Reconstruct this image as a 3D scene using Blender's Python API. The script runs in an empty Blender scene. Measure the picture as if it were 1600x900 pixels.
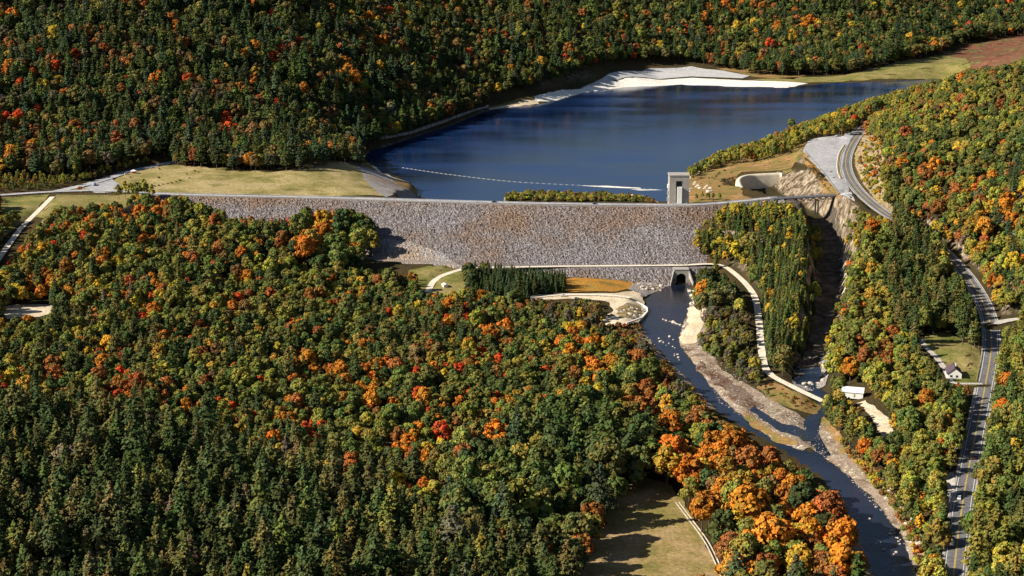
import bpy, bmesh, math, random
import numpy as np
from mathutils import Vector, Matrix
from mathutils.geometry import delaunay_2d_cdt

# ------------------------------------------------------------------ camera, sky, sun, exposure
SC = bpy.context.scene
COL = SC.collection
F, HC = 2600.0, 325.0                       # focal length in photo pixels, camera height above the river
PITCH = math.atan(630.0 / F)
CP, SP = math.cos(PITCH), math.sin(PITCH)
cam_data = bpy.data.cameras.new('camera')
cam = bpy.data.objects.new('camera', cam_data)
COL.objects.link(cam)
cam.location = (0, 0, HC)
cam.rotation_euler = (math.pi / 2 - PITCH, 0, 0)
cam_data.sensor_width = 36.0
cam_data.lens = F / 1600.0 * 36.0
cam_data.clip_start, cam_data.clip_end = 5.0, 60000.0
SC.camera = cam

SUN_EL, SUN_AZ = math.radians(33.5), math.radians(256)      # azimuth clockwise from +Y: from the left, a little towards the camera
world = bpy.data.worlds.new('World')
SC.world = world
world.use_nodes = True
wn = world.node_tree.nodes
sky = wn.new('ShaderNodeTexSky')
sky.sky_type = 'NISHITA'
sky.sun_disc = False
sky.sun_elevation = SUN_EL
sky.sun_rotation = SUN_AZ
sky.altitude = 400
bg = wn['Background']
bg.inputs['Strength'].default_value = 0.04
world.node_tree.links.new(sky.outputs[0], bg.inputs['Color'])
sun_data = bpy.data.lights.new('sun', 'SUN')
sun_data.energy = 4.6
sun_data.angle = math.radians(0.53)
sun_data.color = (1.0, 0.91, 0.77)
sun = bpy.data.objects.new('sun', sun_data)
COL.objects.link(sun)
to_sun = Vector((math.sin(SUN_AZ) * math.cos(SUN_EL), math.cos(SUN_AZ) * math.cos(SUN_EL), math.sin(SUN_EL)))
sun.rotation_euler = to_sun.to_track_quat('Z', 'Y').to_euler()
sun.location = to_sun * 3000
SC.view_settings.view_transform = 'Standard'
SC.view_settings.look = 'None'
SC.view_settings.gamma = 1.0
SC.view_settings.use_curve_mapping = False
SC.view_settings.exposure = 0.92
SC.cycles.max_bounces = 5
SC.cycles.diffuse_bounces = 2
SC.cycles.glossy_bounces = 2
SC.cycles.transmission_bounces = 2

RNG = np.random.default_rng(7)
random.seed(7)

# ------------------------------------------------------------------ projection helpers
def ray(px, py):
    a, b = (px - 800.0) / F, (450.0 - py) / F
    return np.array([a, CP + b * SP, -SP + b * CP])

def P(px, py, z):                            # photo pixel -> point on the level z
    d = ray(px, py)
    t = (z - HC) / d[2]
    return np.array([d[0] * t, d[1] * t, z])

def proj(x, y, z):                           # point(s) -> photo pixel and px per metre
    x, y, z = np.asarray(x, float), np.asarray(y, float), np.asarray(z, float)
    dep = y * CP - (z - HC) * SP
    up = y * SP + (z - HC) * CP
    return 800 + F * x / dep, 450 - F * up / dep, F / dep

# ------------------------------------------------------------------ numeric helpers
def _hash(ix, iy, seed):
    h = (ix.astype(np.int64) * 374761393 + iy.astype(np.int64) * 668265263 + seed * 1442695041) & 0xffffffff
    h = ((h ^ (h >> 13)) * 1274126177) & 0xffffffff
    return ((h ^ (h >> 16)) & 0xffff) / 65535.0

def vnoise(x, y, seed=0):
    x, y = np.asarray(x, float), np.asarray(y, float)
    ix, iy = np.floor(x), np.floor(y)
    fx, fy = x - ix, y - iy
    fx, fy = fx * fx * (3 - 2 * fx), fy * fy * (3 - 2 * fy)
    a, b = _hash(ix, iy, seed), _hash(ix + 1, iy, seed)
    c, d = _hash(ix, iy + 1, seed), _hash(ix + 1, iy + 1, seed)
    return (a * (1 - fx) + b * fx) * (1 - fy) + (c * (1 - fx) + d * fx) * fy

def fbm(x, y, seed=0, n=4):
    s, a, t = 0, 1.0, 0
    for k in range(n):
        s = s + a * vnoise(np.asarray(x) * 2 ** k, np.asarray(y) * 2 ** k, seed + k)
        t += a
        a *= 0.5
    return s / t

def inside(x, y, poly):
    poly = np.asarray(poly)[:, :2]
    r = np.zeros(np.shape(x), bool)
    for (x0, y0), (x1, y1) in zip(poly, np.roll(poly, -1, 0)):
        if y0 == y1:
            continue
        c = (y0 > y) != (y1 > y)
        r ^= c & (x < (x1 - x0) * (y - y0) / (y1 - y0) + x0)
    return r

def dist_line(x, y, pts, closed=False):
    """distance to a polyline, and z and station at the nearest point"""
    pts = np.asarray(pts, float)
    q = np.roll(pts, -1, 0) if closed else pts[1:]
    p = pts if closed else pts[:-1]
    best = np.full(np.shape(x), 1e9)
    zb = np.zeros(np.shape(x))
    side = np.zeros(np.shape(x))
    for a, b in zip(p, q):
        d = b[:2] - a[:2]
        L = max(d @ d, 1e-9)
        t = np.clip(((x - a[0]) * d[0] + (y - a[1]) * d[1]) / L, 0, 1)
        ex, ey = x - (a[0] + t * d[0]), y - (a[1] + t * d[1])
        dd = np.hypot(ex, ey)
        m = dd < best
        best = np.where(m, dd, best)
        if pts.shape[1] > 2:
            zb = np.where(m, a[2] + t * (b[2] - a[2]), zb)
        side = np.where(m, np.sign(d[0] * ey - d[1] * ex), side)
    return best, zb, side

def smooth_path(pts, step=6.0):
    pts = [np.asarray(p, float) for p in pts]
    e = [2 * pts[0] - pts[1]] + pts + [2 * pts[-1] - pts[-2]]
    out = []
    for i in range(1, len(e) - 2):
        n = max(2, int(np.linalg.norm(e[i + 1] - e[i]) / step))
        for k in range(n):
            t = k / n
            out.append(0.5 * (2 * e[i] + (e[i + 1] - e[i - 1]) * t + (2 * e[i - 1] - 5 * e[i] + 4 * e[i + 1] - e[i + 2]) * t * t
                              + (3 * e[i] - e[i - 1] - 3 * e[i + 1] + e[i + 2]) * t ** 3))
    out.append(pts[-1])
    return np.array(out)

# ------------------------------------------------------------------ the lie of the land
ZL, ZC, ZB = 14.0, 46.0, 11.0                # lake level, dam crest, berm at the toe; the river is at 0
def PP(pts):
    return [P(*p) for p in pts]

ctrl_px = [
    # left bank below the dam
    (-60, 330, 44), (0, 330, 44), (150, 325, 44), (280, 330, 43), (0, 420, 38), (200, 420, 31), (0, 480, 33), (60, 490, 32), (400, 420, 23),
    (560, 425, 13), (300, 500, 22), (0, 600, 30), (300, 650, 18), (500, 500, 14), (640, 450, 10), (600, 600, 10), (600, 750, 9),
    (300, 850, 15), (0, 800, 26), (-150, 600, 38), (-150, 850, 32), (760, 460, 9), (850, 480, 7), (700, 560, 8), (900, 560, 6), (900, 700, 6),
    (960, 820, 4), (1100, 830, 4), (0, 1000, 20), (500, 1000, 10), (1000, 1000, 3), (680, 440, 11), (850, 440, 8), (920, 445, 6), (960, 470, 6),
    (985, 500, 4), (1300, 900, 3), (1250, 800, 4), (1150, 720, 5), (1060, 620, 4), (1000, 560, 5), (420, 380, 34), (520, 385, 22),
    # river and its right bank
    (1050, 450, 0), (1040, 490, 0), (1050, 540, 0), (1100, 590, 0), (1180, 650, 0), (1280, 730, 0), (1350, 790, 0), (1390, 870, 0), (1420, 1000, 0),
    (1100, 520, 2), (1140, 570, 2), (1170, 600, 2.5), (1250, 650, 1.5), (1330, 715, 2), (1400, 790, 2),
    (1130, 418, 13), (1185, 470, 8), (1190, 540, 6), (1215, 590, 5), (1285, 628, 4), (1120, 480, 6),
    # knoll between river and spillway
    (1170, 430, 15), (1225, 430, 27), (1225, 345, 43), (1185, 345, 43), (1140, 362, 34), (1235, 480, 22), (1240, 515, 16), (1232, 560, 6), (1105, 395, 21), (1225, 390, 36),
    # right of the spillway channel
    (1325, 345, 45), (1330, 420, 32), (1322, 480, 20), (1315, 540, 12), (1315, 600, 7), (1325, 650, 6),
    (1400, 350, 45), (1480, 398, 36), (1520, 440, 28), (1548, 490, 22), (1548, 540, 18), (1535, 610, 15), (1515, 700, 13), (1500, 780, 12), (1485, 900, 10),
    (1400, 480, 24), (1450, 540, 19), (1490, 580, 17), (1340, 615, 7), (1390, 680, 6), (1410, 760, 3), (1455, 850, 5), (1440, 620, 12), (1460, 1000, 5),
    (1600, 500, 25), (1600, 600, 22), (1600, 750, 18), (1600, 900, 14), (1700, 700, 34), (1700, 500, 46), (1600, 1000, 14), (1750, 900, 30),
    # right hill
    (1600, 400, 48), (1600, 300, 70), (1600, 200, 100), (1600, 125, 124), (1500, 300, 61), (1500, 200, 89), (1450, 150, 90), (1480, 140, 91),
    (1400, 250, 71), (1380, 225, 72), (1385, 285, 62), (1440, 330, 52), (1750, 300, 105), (1800, 150, 160), (1540, 130, 108),
    # abutment and peninsula on the right
    (1310, 305, 48), (1345, 205, 50), (1330, 250, 48), (1255, 232, 46), (1280, 215, 46), (1200, 235, 26), (1150, 250, 20), (1260, 205, 36),
    (1095, 288, 38), (1150, 268, 33), (1190, 258, 32), (1120, 302, 42), (1085, 310, 43),
    # left field and far left hill
    (0, 302, 46), (150, 290, 46), (270, 257, 47), (400, 268, 46), (470, 264, 47), (533, 252, 48), (400, 300, 46), (590, 306, 46), (100, 285, 47),
    (668, 308, 15), (575, 262, 16), (570, 240, 15), (700, 197, 15), (840, 160, 15), (1000, 112, 18), (1080, 106, 18), (1150, 135, 14.5), (1300, 128, 15),
    (1300, 110, 17), (1480, 78, 17), (1600, 62, 17), (1500, 100, 16), (1560, 85, 16),
]
def zat(px, py, D):                          # a control point fixed by its pixel and its distance
    d = ray(px, py)
    t = D / d[1]
    return np.array([d[0] * t, D, HC + d[2] * t])
ctrl = [P(*c) for c in ctrl_px]
ctrl += [zat(*c) for c in [
    (0, 200, 1750), (0, 100, 1900), (0, 0, 2080), (0, -60, 2230), (-150, 200, 1700), (-150, 0, 2030), (200, 150, 1880), (200, 50, 2080), (200, 220, 1740),
    (400, 200, 1850), (400, 100, 2050), (400, 0, 2280), (400, -60, 2430), (560, 160, 2100), (560, 60, 2330),
    (700, 150, 2320), (700, 80, 2500), (700, 0, 2750), (700, -60, 2920), (1000, 80, 2920), (1000, 0, 3200), (1000, -60, 3420),
    (1300, 70, 3000), (1300, 0, 3300), (1300, -60, 3560), (1480, 25, 3500), (1480, -50, 3850), (1620, 5, 3800), (1620, -50, 4100), (1900, -50, 4200)]]
ctrl += [np.array(c, float) for c in [
    (620, 2400, 40), (720, 3000, 20), (480, 2300, 16), (900, 2400, 150), (1200, 3300, 90), (-1000, 2600, 260), (-600, 3200, 270), (0, 4000, 250), (800, 4600, 220),
    (-900, 1500, 80), (-800, 900, 70), (-600, 400, 40), (0, 300, 10), (500, 300, 15), (900, 900, 110), (1000, 1500, 190), (1600, 2200, 200), (1800, 4200, 220), (-1800, 1800, 220), (-1500, 600, 140), (1800, 700, 160)]]
ctrl = np.array(ctrl)

# linear radial basis fit
CS = 500.0
_A = ctrl[:, :2] / CS
_K = np.linalg.norm(_A[:, None] - _A[None], axis=2)
_n = len(ctrl)
_M = np.zeros((_n + 3, _n + 3))
_M[:_n, :_n] = _K - 0.004 * np.eye(_n)
_M[:_n, _n] = 1
_M[:_n, _n + 1:] = _A
_M[_n:, :_n] = _M[:_n, _n:].T
_W = np.linalg.solve(_M, np.concatenate([ctrl[:, 2], np.zeros(3)]))
def rbf(x, y):
    x, y = np.asarray(x, float) / CS, np.asarray(y, float) / CS
    out = _W[_n] + _W[_n + 1] * x + _W[_n + 2] * y
    for i in range(_n):
        out = out + _W[i] * np.hypot(x - _A[i, 0], y - _A[i, 1])
    return out

# ---- outlines on the ground, traced at their own level
lake_poly = np.array(PP([(p[0], p[1], ZL) for p in [
    (666, 310), (632, 290), (604, 273), (582, 259), (570, 249), (567, 242), (578, 235), (604, 228), (650, 212), (700, 197), (742, 180), (765, 170), (800, 166), (840, 163),
    (868, 156), (910, 144), (980, 135), (1060, 132), (1150, 135), (1230, 137), (1300, 130), (1400, 126), (1475, 122), (1500, 124), (1480, 140), (1400, 158), (1330, 188),
    (1250, 212), (1190, 234), (1120, 250), (1082, 262), (1070, 276), (1068, 312), (1000, 318), (850, 320), (700, 318)]]))
river_left = smooth_path(PP([(p[0], p[1], 0) for p in [(1030, 444), (1012, 462), (1004, 490), (1002, 515), (1030, 550), (1078, 600), (1120, 642), (1150, 663), (1228, 708), (1288, 752), (1318, 800), (1338, 850), (1360, 905), (1375, 1000)]]), 8)
river_right = smooth_path(PP([(p[0], p[1], 0) for p in [(1078, 444), (1086, 462), (1080, 490), (1068, 512), (1064, 532), (1086, 568), (1118, 606), (1152, 638), (1205, 684), (1258, 702), (1318, 734), (1368, 778), (1406, 826), (1432, 880), (1440, 910), (1450, 1000)]]), 8)
river_poly = np.vstack([river_left, river_right[::-1]])
pool_poly = np.array(PP([(p[0], p[1], 0.6) for p in [(1238, 572), (1262, 566), (1284, 574), (1290, 590), (1276, 602), (1250, 604), (1236, 594)]]))
creek = smooth_path(PP([(1262, 600, 0.5), (1288, 622, 0.3), (1286, 645, 0.1), (1268, 655, 0), (1272, 680, 0), (1290, 712, 0)]), 6)

channel = smooth_path([np.array(q_, float) for q_ in ((244, 1640, 27), (248, 1595, 27), (264, 1548, 27))] + PP([(1273, 340, 25), (1286, 368, 17), (1294, 400, 11), (1294, 450, 8), (1286, 510, 5), (1270, 556, 2.5), (1256, 590, 0)]), 8)

roads = {   # name: (points, half width)
    'highway': (smooth_path(PP([(1420, 176, 54), (1372, 186, 52), (1348, 202, 50), (1332, 222, 49), (1322, 246, 48), (1324, 270, 47.5), (1340, 296, 47), (1368, 322, 46.5), (1398, 342, 45), (1440, 366, 41), (1478, 396, 36), (1517, 440, 28), (1543, 490, 22),
                                (1549, 540, 18), (1538, 610, 15), (1520, 700, 13), (1505, 780, 12), (1490, 900, 10), (1480, 1050, 8)]), 5), 6.2),
    'crest': (smooth_path(PP([(-120, 312, 46), (0, 305, 46), (80, 300, 46), (165, 298, 46), (275, 304, 46), (500, 309, 46), (800, 317, 46), (1000, 320, 46), (1080, 320, 46), (1150, 315, 46), (1215, 308, 46)]), 6), 4.5),
    'left_access': (smooth_path(PP([(86, 300, 46), (130, 290, 46), (165, 280, 46), (200, 269, 46.5), (240, 260, 47), (285, 250, 48)]), 5), 4.6),
    'gravel_path': (smooth_path(PP([(82, 308, 45.5), (60, 330, 43.5), (35, 355, 41.5), (12, 385, 39.5), (-12, 420, 37)]), 5), 3.0),
    'side_road': (smooth_path(PP([(1552, 506, 22), (1580, 500, 23), (1640, 494, 28)]), 5), 4.0),
    'drive': (smooth_path(PP([(1535, 600, 16), (1510, 600, 16.3), (1488, 598, 16.6), (1478, 580, 17), (1464, 560, 18), (1446, 542, 19), (1436, 528, 19.6)]), 4), 2.4),
    'toe_track': (smooth_path(PP([(668, 458, 9.6), (678, 440, 10.5), (700, 428, 11), (740, 420, 11), (860, 417, 11), (960, 416, 11), (1060, 415, 11.5), (1120, 414, 12.5), (1150, 430, 11.5), (1178, 462, 8.5), (1186, 505, 7), (1190, 548, 6), (1200, 582, 5), (1240, 606, 4.3), (1286, 628, 4)]), 5), 2.8),
    'river_track': (smooth_path(PP([(826, 466, 7), (880, 461, 6.8), (950, 462, 6.5), (985, 466, 6)]), 5), 3.2),
}
pads = [   # (polygon, level): ground levelled by people
    (np.array(PP([(1252, 236, 48), (1262, 220, 48), (1316, 214, 48), (1330, 240, 48), (1322, 275, 48), (1316, 306, 48), (1300, 296, 48)])), 48.0),
    (np.array(PP([(945, 474, 5.5), (985, 462, 5.5), (1008, 478, 5.5), (1008, 496, 5.5), (980, 508, 5.5), (945, 505, 5.5)])), 5.2),
    (np.array(PP([(1478, 566, 17), (1510, 566, 17), (1514, 596, 17), (1480, 598, 17)])), 16.8),
    (np.array(PP([(1312, 604, 7), (1352, 604, 7), (1364, 628, 7), (1330, 632, 7)])), 7.0),
]
spit_poly = np.array(PP([(p[0], p[1], 15.0) for p in [(782, 316), (786, 307), (800, 301), (830, 299), (880, 299), (950, 302), (1000, 304), (1020, 307), (1028, 313), (1028, 322), (782, 322)]]))
# dam cross section as a function of the distance u downstream of the crest edge
crest_edge = smooth_path(PP([(230, 305, ZC), (275, 306, ZC), (500, 311, ZC), (800, 320, ZC), (1000, 323, ZC), (1080, 323, ZC), (1150, 318, ZC), (1216, 311, ZC)]), 6)
DX0, DX1 = crest_edge[0, 0], crest_edge[-1, 0]
def crest_y(x):
    return np.interp(x, crest_edge[:, 0], crest_edge[:, 1])
FACE_RUN = 83.0
def dam_z(u):
    return np.interp(u, [-112, -13, 0, FACE_RUN, FACE_RUN + 10, FACE_RUN + 28], [ZL - 8, ZC, ZC, ZB, ZB, -3])

OX = float(P(1061, 430, 3)[0])                # the outlet tunnel
def terrain_z(x, y):
    z = rbf(x, y)
    far = np.clip((np.hypot(x, y - 1800) - 2600) / 2500, 0, 1)
    z = z * (1 - far) + far * (120 + 260 * fbm(x / 2600, y / 2600, 31))
    z = z + (fbm(x / 90, y / 90, 3) - 0.5) * np.clip((z - 2) * 0.4, 0, 9)
    hill = np.clip((z - 60) / 60, 0, 1) * (y > 1500) * np.clip((300 - x) / 300, 0.25, 1)       # folds and gullies of the far hill
    z = z + hill * 75 * (fbm(x / 210 + 3.3, y / 330, 91, 3) - 0.5)
    z = np.clip(z, 0.3, 330)
    # spillway channel, cut in rock
    d, zc, sd = dist_line(x, y, channel)
    rockn = (fbm(x / 11, y / 11, 11) - 0.5) + 0.5 * (np.abs(vnoise(x / 16, y / 9, 63) - 0.5) - 0.25)
    hw = np.where(zc > 24, np.interp(y, [1500, 1555, 1600], [10.0, 14.0, 22.0]), 8.5)
    cut = zc + np.maximum(0, d - hw + 6 * rockn) * np.where(zc > 24, 1.0, 2.4) + rockn * 7
    z = np.where(d < 60, np.minimum(z, cut), z)
    # pads and roads: cut and fill
    for poly, zp in pads:
        dd, _, _ = dist_line(x, y, poly, True)
        dd = np.where(inside(x, y, poly), 0, dd)
        z = np.clip(z, zp - 0.25 - 0.9 * dd, zp - 0.25 + 1.8 * np.maximum(dd - 1, 0))
    for k, (pts, w) in roads.items():
        if k == 'crest':
            pts = pts[pts[:, 0] < DX0 + 30]
        dd, zr, sd = dist_line(x, y, pts)
        up = 1.15 if k == 'highway' else 0.7
        e = np.maximum(dd - w - (3.0 if k == 'highway' else 1.0), 0)
        rough = (1 + 2.2 * rockn) if k == 'highway' else 1
        z = np.where(dd < 60, np.clip(z, zr - 0.3 - 0.75 * e, zr - 0.3 + up * e * rough), z)
    d, zc, sd = dist_line(x, y, channel)
    z = np.where((d < 14) & (zc < 30), np.minimum(z, zc + np.maximum(0, d - 9) * 1.5), z)
    # under the dam
    m = (x > DX0 - 5) & (x < DX1 + 8)
    u = crest_y(x) - y
    zd = dam_z(u)
    end = np.clip(np.minimum(x - DX0 - 10, DX1 + 8 - x) / 60, 0, 1) ** 0.5
    mid = np.clip(np.minimum((x + 118) / 25, (0.105 * y - x) / 4), 0, 1)
    up_ = np.where(u < -13, (zd - 1.2) * mid + (1 - mid) * (ZC - 0.6), zd - 1.2)
    low = np.where((u > -235) & (u < FACE_RUN + 30), up_, 1e3)
    low = np.where((u < -26) & (mid <= 0), 1e3, low)
    kn = np.clip((x - 160) / 35, 0, 1) * np.clip((u - 8) / 35, 0, 1)      # the wooded knoll laps over the dam's end
    z = np.where(m & (x > DX0 + 80), np.minimum(z, low + kn * 40), z)
    z = np.where(m & (x <= DX0 + 80) & (u < FACE_RUN + 20) & (u > -20), np.minimum(z, zd - 0.6 + 4 * np.clip((u - 20) / 40, 0, 1)), z)
    tun = (np.abs(x - OX) < 5.5) & (u > FACE_RUN + 6) & (u < FACE_RUN + 40)
    z = np.where(tun, np.minimum(z, -1.2), z)
    # water bodies
    isl = inside(x, y, spit_poly)
    di, _, _ = dist_line(x, y, spit_poly, True)
    dl, _, _ = dist_line(x, y, lake_poly, True)
    il = inside(x, y, lake_poly)
    z = np.where(il, np.minimum(z, ZL - 0.3 - 0.1 * np.minimum(dl, 60)), z)
    z = np.where(isl, np.maximum(z, ZL + np.minimum(0.25 * di, 2.0)), z)
    z = np.where(~il & (dl < 300) & (y > crest_y(np.clip(x, DX0, DX1)) + 60), np.maximum(z, ZL + 0.1 + 0.05 * np.minimum(dl, 25)), z)
    z = np.where(~il & (dl < 260) & (y > 1750), np.minimum(z, ZL + 0.5 + 0.30 * dl + 0.004 * dl * dl), z)
    dr, _, _ = dist_line(x, y, river_poly, True)
    ir = inside(x, y, river_poly)
    z = np.where(ir, -0.2 - 0.06 * np.minimum(dr, 20), z)
    z = np.where(~ir & (dr < 60), np.clip(z, 0.08 + 0.03 * dr, 0.35 + 0.40 * dr), z)
    ip = inside(x, y, pool_poly)
    z = np.where(ip, np.minimum(z, -0.4), z)
    dc, _, _ = dist_line(x, y, creek)
    z = np.where(dc < 30, np.minimum(z, np.maximum(-0.5, -0.5 + np.maximum(dc - 4.5, 0) * 0.35)), z)
    return z

def axis(lo, a, b, hi, step, grow=1.09):
    mid = list(np.arange(a, b, step))
    up, s = [], step
    v = mid[-1]
    while v < hi:
        s *= grow
        v += s
        up.append(v)
    dn, s, v = [], step, a
    while v > lo:
        s *= grow
        v -= s
        dn.append(v)
    return np.array(dn[::-1] + mid + up)
GX = axis(-26000, -620, 720, 26000, 4.5)
GY = axis(-9000, 690, 1960, 34000, 4.5, 1.02)
GXX, GYY = np.meshgrid(GX, GY)
GZ = terrain_z(GXX, GYY)

def TZ(x, y):                                # height of the built ground sheet
    x, y = np.asarray(x, float), np.asarray(y, float)
    i = np.clip(np.searchsorted(GX, x) - 1, 0, len(GX) - 2)
    j = np.clip(np.searchsorted(GY, y) - 1, 0, len(GY) - 2)
    fx, fy = (x - GX[i]) / (GX[i + 1] - GX[i]), (y - GY[j]) / (GY[j + 1] - GY[j])
    return (GZ[j, i] * (1 - fx) + GZ[j, i + 1] * fx) * (1 - fy) + (GZ[j + 1, i] * (1 - fx) + GZ[j + 1, i + 1] * fx) * fy

def hit(px, py):                             # where the sight line of a photo pixel meets the ground
    d = ray(px, py)
    t = np.arange(600, 5200, 3.0) / d[1]
    x, y, z = d[0] * t, d[1] * t, HC + d[2] * t
    below = np.nonzero(z < TZ(x, y))[0]
    i = below[0] if len(below) else len(t) - 1
    a, b = t[max(i - 1, 0)], t[i]
    for _ in range(12):
        m = (a + b) / 2
        if HC + d[2] * m < TZ(d[0] * m, d[1] * m):
            b = m
        else:
            a = m
    return np.array([d[0] * b, d[1] * b, float(TZ(d[0] * b, d[1] * b))])
# ------------------------------------------------------------------ materials
def new_mat(name):
    m = bpy.data.materials.new(name)
    m.use_nodes = True
    nt = m.node_tree
    return m, nt, nt.nodes['Principled BSDF']

def N(nt, kind, **kw):
    n = nt.nodes.new(kind)
    for k, v in kw.items():
        if hasattr(n, k):
            setattr(n, k, v)
        else:
            n.inputs[k].default_value = v
    return n

def noise(nt, scale, detail=4.0, rough=0.6, coord='Object', stretch=None):
    tc = nt.nodes.new('ShaderNodeTexCoord')
    n = N(nt, 'ShaderNodeTexNoise')
    n.inputs['Scale'].default_value = scale
    n.inputs['Detail'].default_value = detail
    n.inputs['Roughness'].default_value = rough
    if stretch:
        mp = nt.nodes.new('ShaderNodeMapping')
        mp.inputs['Scale'].default_value = stretch
        nt.links.new(tc.outputs[coord], mp.inputs['Vector'])
        nt.links.new(mp.outputs[0], n.inputs['Vector'])
    else:
        nt.links.new(tc.outputs[coord], n.inputs['Vector'])
    return n

def ramp(nt, fac, stops):
    r = nt.nodes.new('ShaderNodeValToRGB')
    el = r.color_ramp.elements
    while len(el) < len(stops):
        el.new(0.5)
    for e, (p, c) in zip(el, stops):
        e.position = p
        e.color = (*c, 1)
    nt.links.new(fac, r.inputs['Fac'])
    return r

def mix(nt, fac, a, b, kind='MIX'):
    m = nt.nodes.new('ShaderNodeMix')
    m.data_type = 'RGBA'
    m.blend_type = kind
    for sock, v in ((m.inputs['Factor'], fac), (m.inputs['A'], a), (m.inputs['B'], b)):
        if hasattr(v, 'is_output'):
            nt.links.new(v, sock)
        else:
            sock.default_value = v if isinstance(v, float) else (*v, 1)
    return m.outputs['Result']

def bump(nt, bsdf, h, strength=0.6, dist=1.0):
    b = nt.nodes.new('ShaderNodeBump')
    b.inputs['Strength'].default_value = strength
    b.inputs['Distance'].default_value = dist
    nt.links.new(h, b.inputs['Height'])
    nt.links.new(b.outputs[0], bsdf.inputs['Normal'])

def ground_mat(name, cols, s1=0.03, s2=0.5, rough=0.95, bmp=0.5, bd=0.6, speck=None):
    """natural cover: broad patches of the given colours, broken by a fine grain"""
    m, nt, b = new_mat(name)
    n1, n2 = noise(nt, s1, 6, 0.65), noise(nt, s2, 3, 0.7)
    k = len(cols)
    r = ramp(nt, n1.outputs['Fac'], [(0.32 + 0.36 * i / max(k - 1, 1), c) for i, c in enumerate(cols)])
    g = ramp(nt, n2.outputs['Fac'], [(0.25, (0.55,) * 3), (0.75, (1.4,) * 3)])
    c = mix(nt, 1.0, r.outputs[0], g.outputs[0], 'MULTIPLY')
    if speck:
        n3 = noise(nt, speck[0], 2, 0.5)
        s = ramp(nt, n3.outputs['Fac'], [(speck[1], (0, 0, 0)), (speck[1] + 0.06, (1, 1, 1))])
        c = mix(nt, s.outputs[0], c, speck[2])
    nt.links.new(c, b.inputs['Base Color'])
    b.inputs['Roughness'].default_value = rough
    b.inputs['Specular IOR Level'].default_value = 0.1
    bump(nt, b, n2.outputs['Fac'], bmp, bd)
    return m

def plain(name, col, rough=0.7, var=0.15, s=0.8, metal=0.0):
    m, nt, b = new_mat(name)
    n = noise(nt, s, 4, 0.6)
    r = ramp(nt, n.outputs['Fac'], [(0.3, tuple(c * (1 - var) for c in col)), (0.7, tuple(min(1, c * (1 + var)) for c in col))])
    nt.links.new(r.outputs[0], b.inputs['Base Color'])
    b.inputs['Roughness'].default_value = rough
    b.inputs['Metallic'].default_value = metal
    b.inputs['Specular IOR Level'].default_value = 0.3
    return m

M = {}
# forest floor, with rock showing where the ground is steep
m, nt, b = new_mat('forest_floor')
n1, n2, n3 = noise(nt, 0.02, 6), noise(nt, 0.35, 5, 0.7), noise(nt, 0.09, 5, 0.7)
soil = ramp(nt, n1.outputs['Fac'], [(0.3, (0.045, 0.038, 0.02)), (0.5, (0.07, 0.055, 0.025)), (0.7, (0.1, 0.06, 0.025))])
n5 = noise(nt, 0.22, 7, 0.75, stretch=(1, 1, 0.35))
rk = ramp(nt, n5.outputs['Fac'], [(0.40, (0.05, 0.04, 0.03)), (0.48, (0.2, 0.15, 0.1)), (0.57, (0.38, 0.31, 0.23)), (0.7, (0.6, 0.55, 0.46))])
geo = nt.nodes.new('ShaderNodeNewGeometry')
sep = nt.nodes.new('ShaderNodeSeparateXYZ')
nt.links.new(geo.outputs['Normal'], sep.inputs[0])
sl = ramp(nt, sep.outputs['Z'], [(0.80, (1, 1, 1)), (0.90, (0, 0, 0))])
plants = ramp(nt, n3.outputs['Fac'], [(0.58, (1, 1, 1)), (0.66, (0, 0, 0))])
f = mix(nt, 1.0, sl.outputs[0], plants.outputs[0], 'MULTIPLY')
nt.links.new(mix(nt, f, soil.outputs[0], rk.outputs[0]), b.inputs['Base Color'])
b.inputs['Roughness'].default_value = 1
b.inputs['Specular IOR Level'].default_value = 0.05
bump(nt, b, n5.outputs['Fac'], 1.0, 3.0)
M['forest_floor'] = m

M['dry_grass'] = ground_mat('dry_grass', [(0.12, 0.12, 0.035), (0.2, 0.175, 0.06), (0.29, 0.235, 0.095), (0.37, 0.29, 0.15), (0.2, 0.18, 0.06)], 0.03, 0.4)
M['green_grass'] = ground_mat('green_grass', [(0.10, 0.115, 0.028), (0.17, 0.165, 0.045), (0.25, 0.205, 0.075), (0.28, 0.22, 0.1)], 0.04, 0.5)
M['tan_field'] = ground_mat('tan_field', [(0.14, 0.14, 0.035), (0.25, 0.19, 0.07), (0.34, 0.24, 0.12), (0.36, 0.25, 0.14)], 0.03, 0.45)
M['heath'] = ground_mat('heath', [(0.09, 0.09, 0.025), (0.2, 0.16, 0.05), (0.27, 0.15, 0.06), (0.38, 0.26, 0.14)], 0.05, 0.5)
M['marsh'] = ground_mat('marsh', [(0.06, 0.06, 0.025), (0.12, 0.055, 0.035), (0.2, 0.08, 0.05), (0.09, 0.08, 0.03), (0.22, 0.16, 0.07)], 0.03, 0.12, bd=2.0)
M['wet_meadow'] = ground_mat('wet_meadow', [(0.16, 0.12, 0.03), (0.4, 0.19, 0.035), (0.3, 0.2, 0.05)], 0.05, 0.5)
M['beach_lot'] = ground_mat('beach_lot', [(0.4, 0.4, 0.41), (0.5, 0.5, 0.5)], 0.04, 0.3, bmp=0.2)
M['sand'] = ground_mat('sand', [(0.74, 0.7, 0.62), (0.82, 0.79, 0.71)], 0.03, 0.4, bmp=0.2)
M['gravel'] = ground_mat('gravel', [(0.42, 0.39, 0.35), (0.52, 0.48, 0.43)], 0.04, 0.9, bmp=0.4)
M['lot'] = ground_mat('lot', [(0.3, 0.3, 0.32), (0.36, 0.36, 0.38), (0.42, 0.41, 0.41)], 0.05, 0.4, bmp=0.15)
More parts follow.
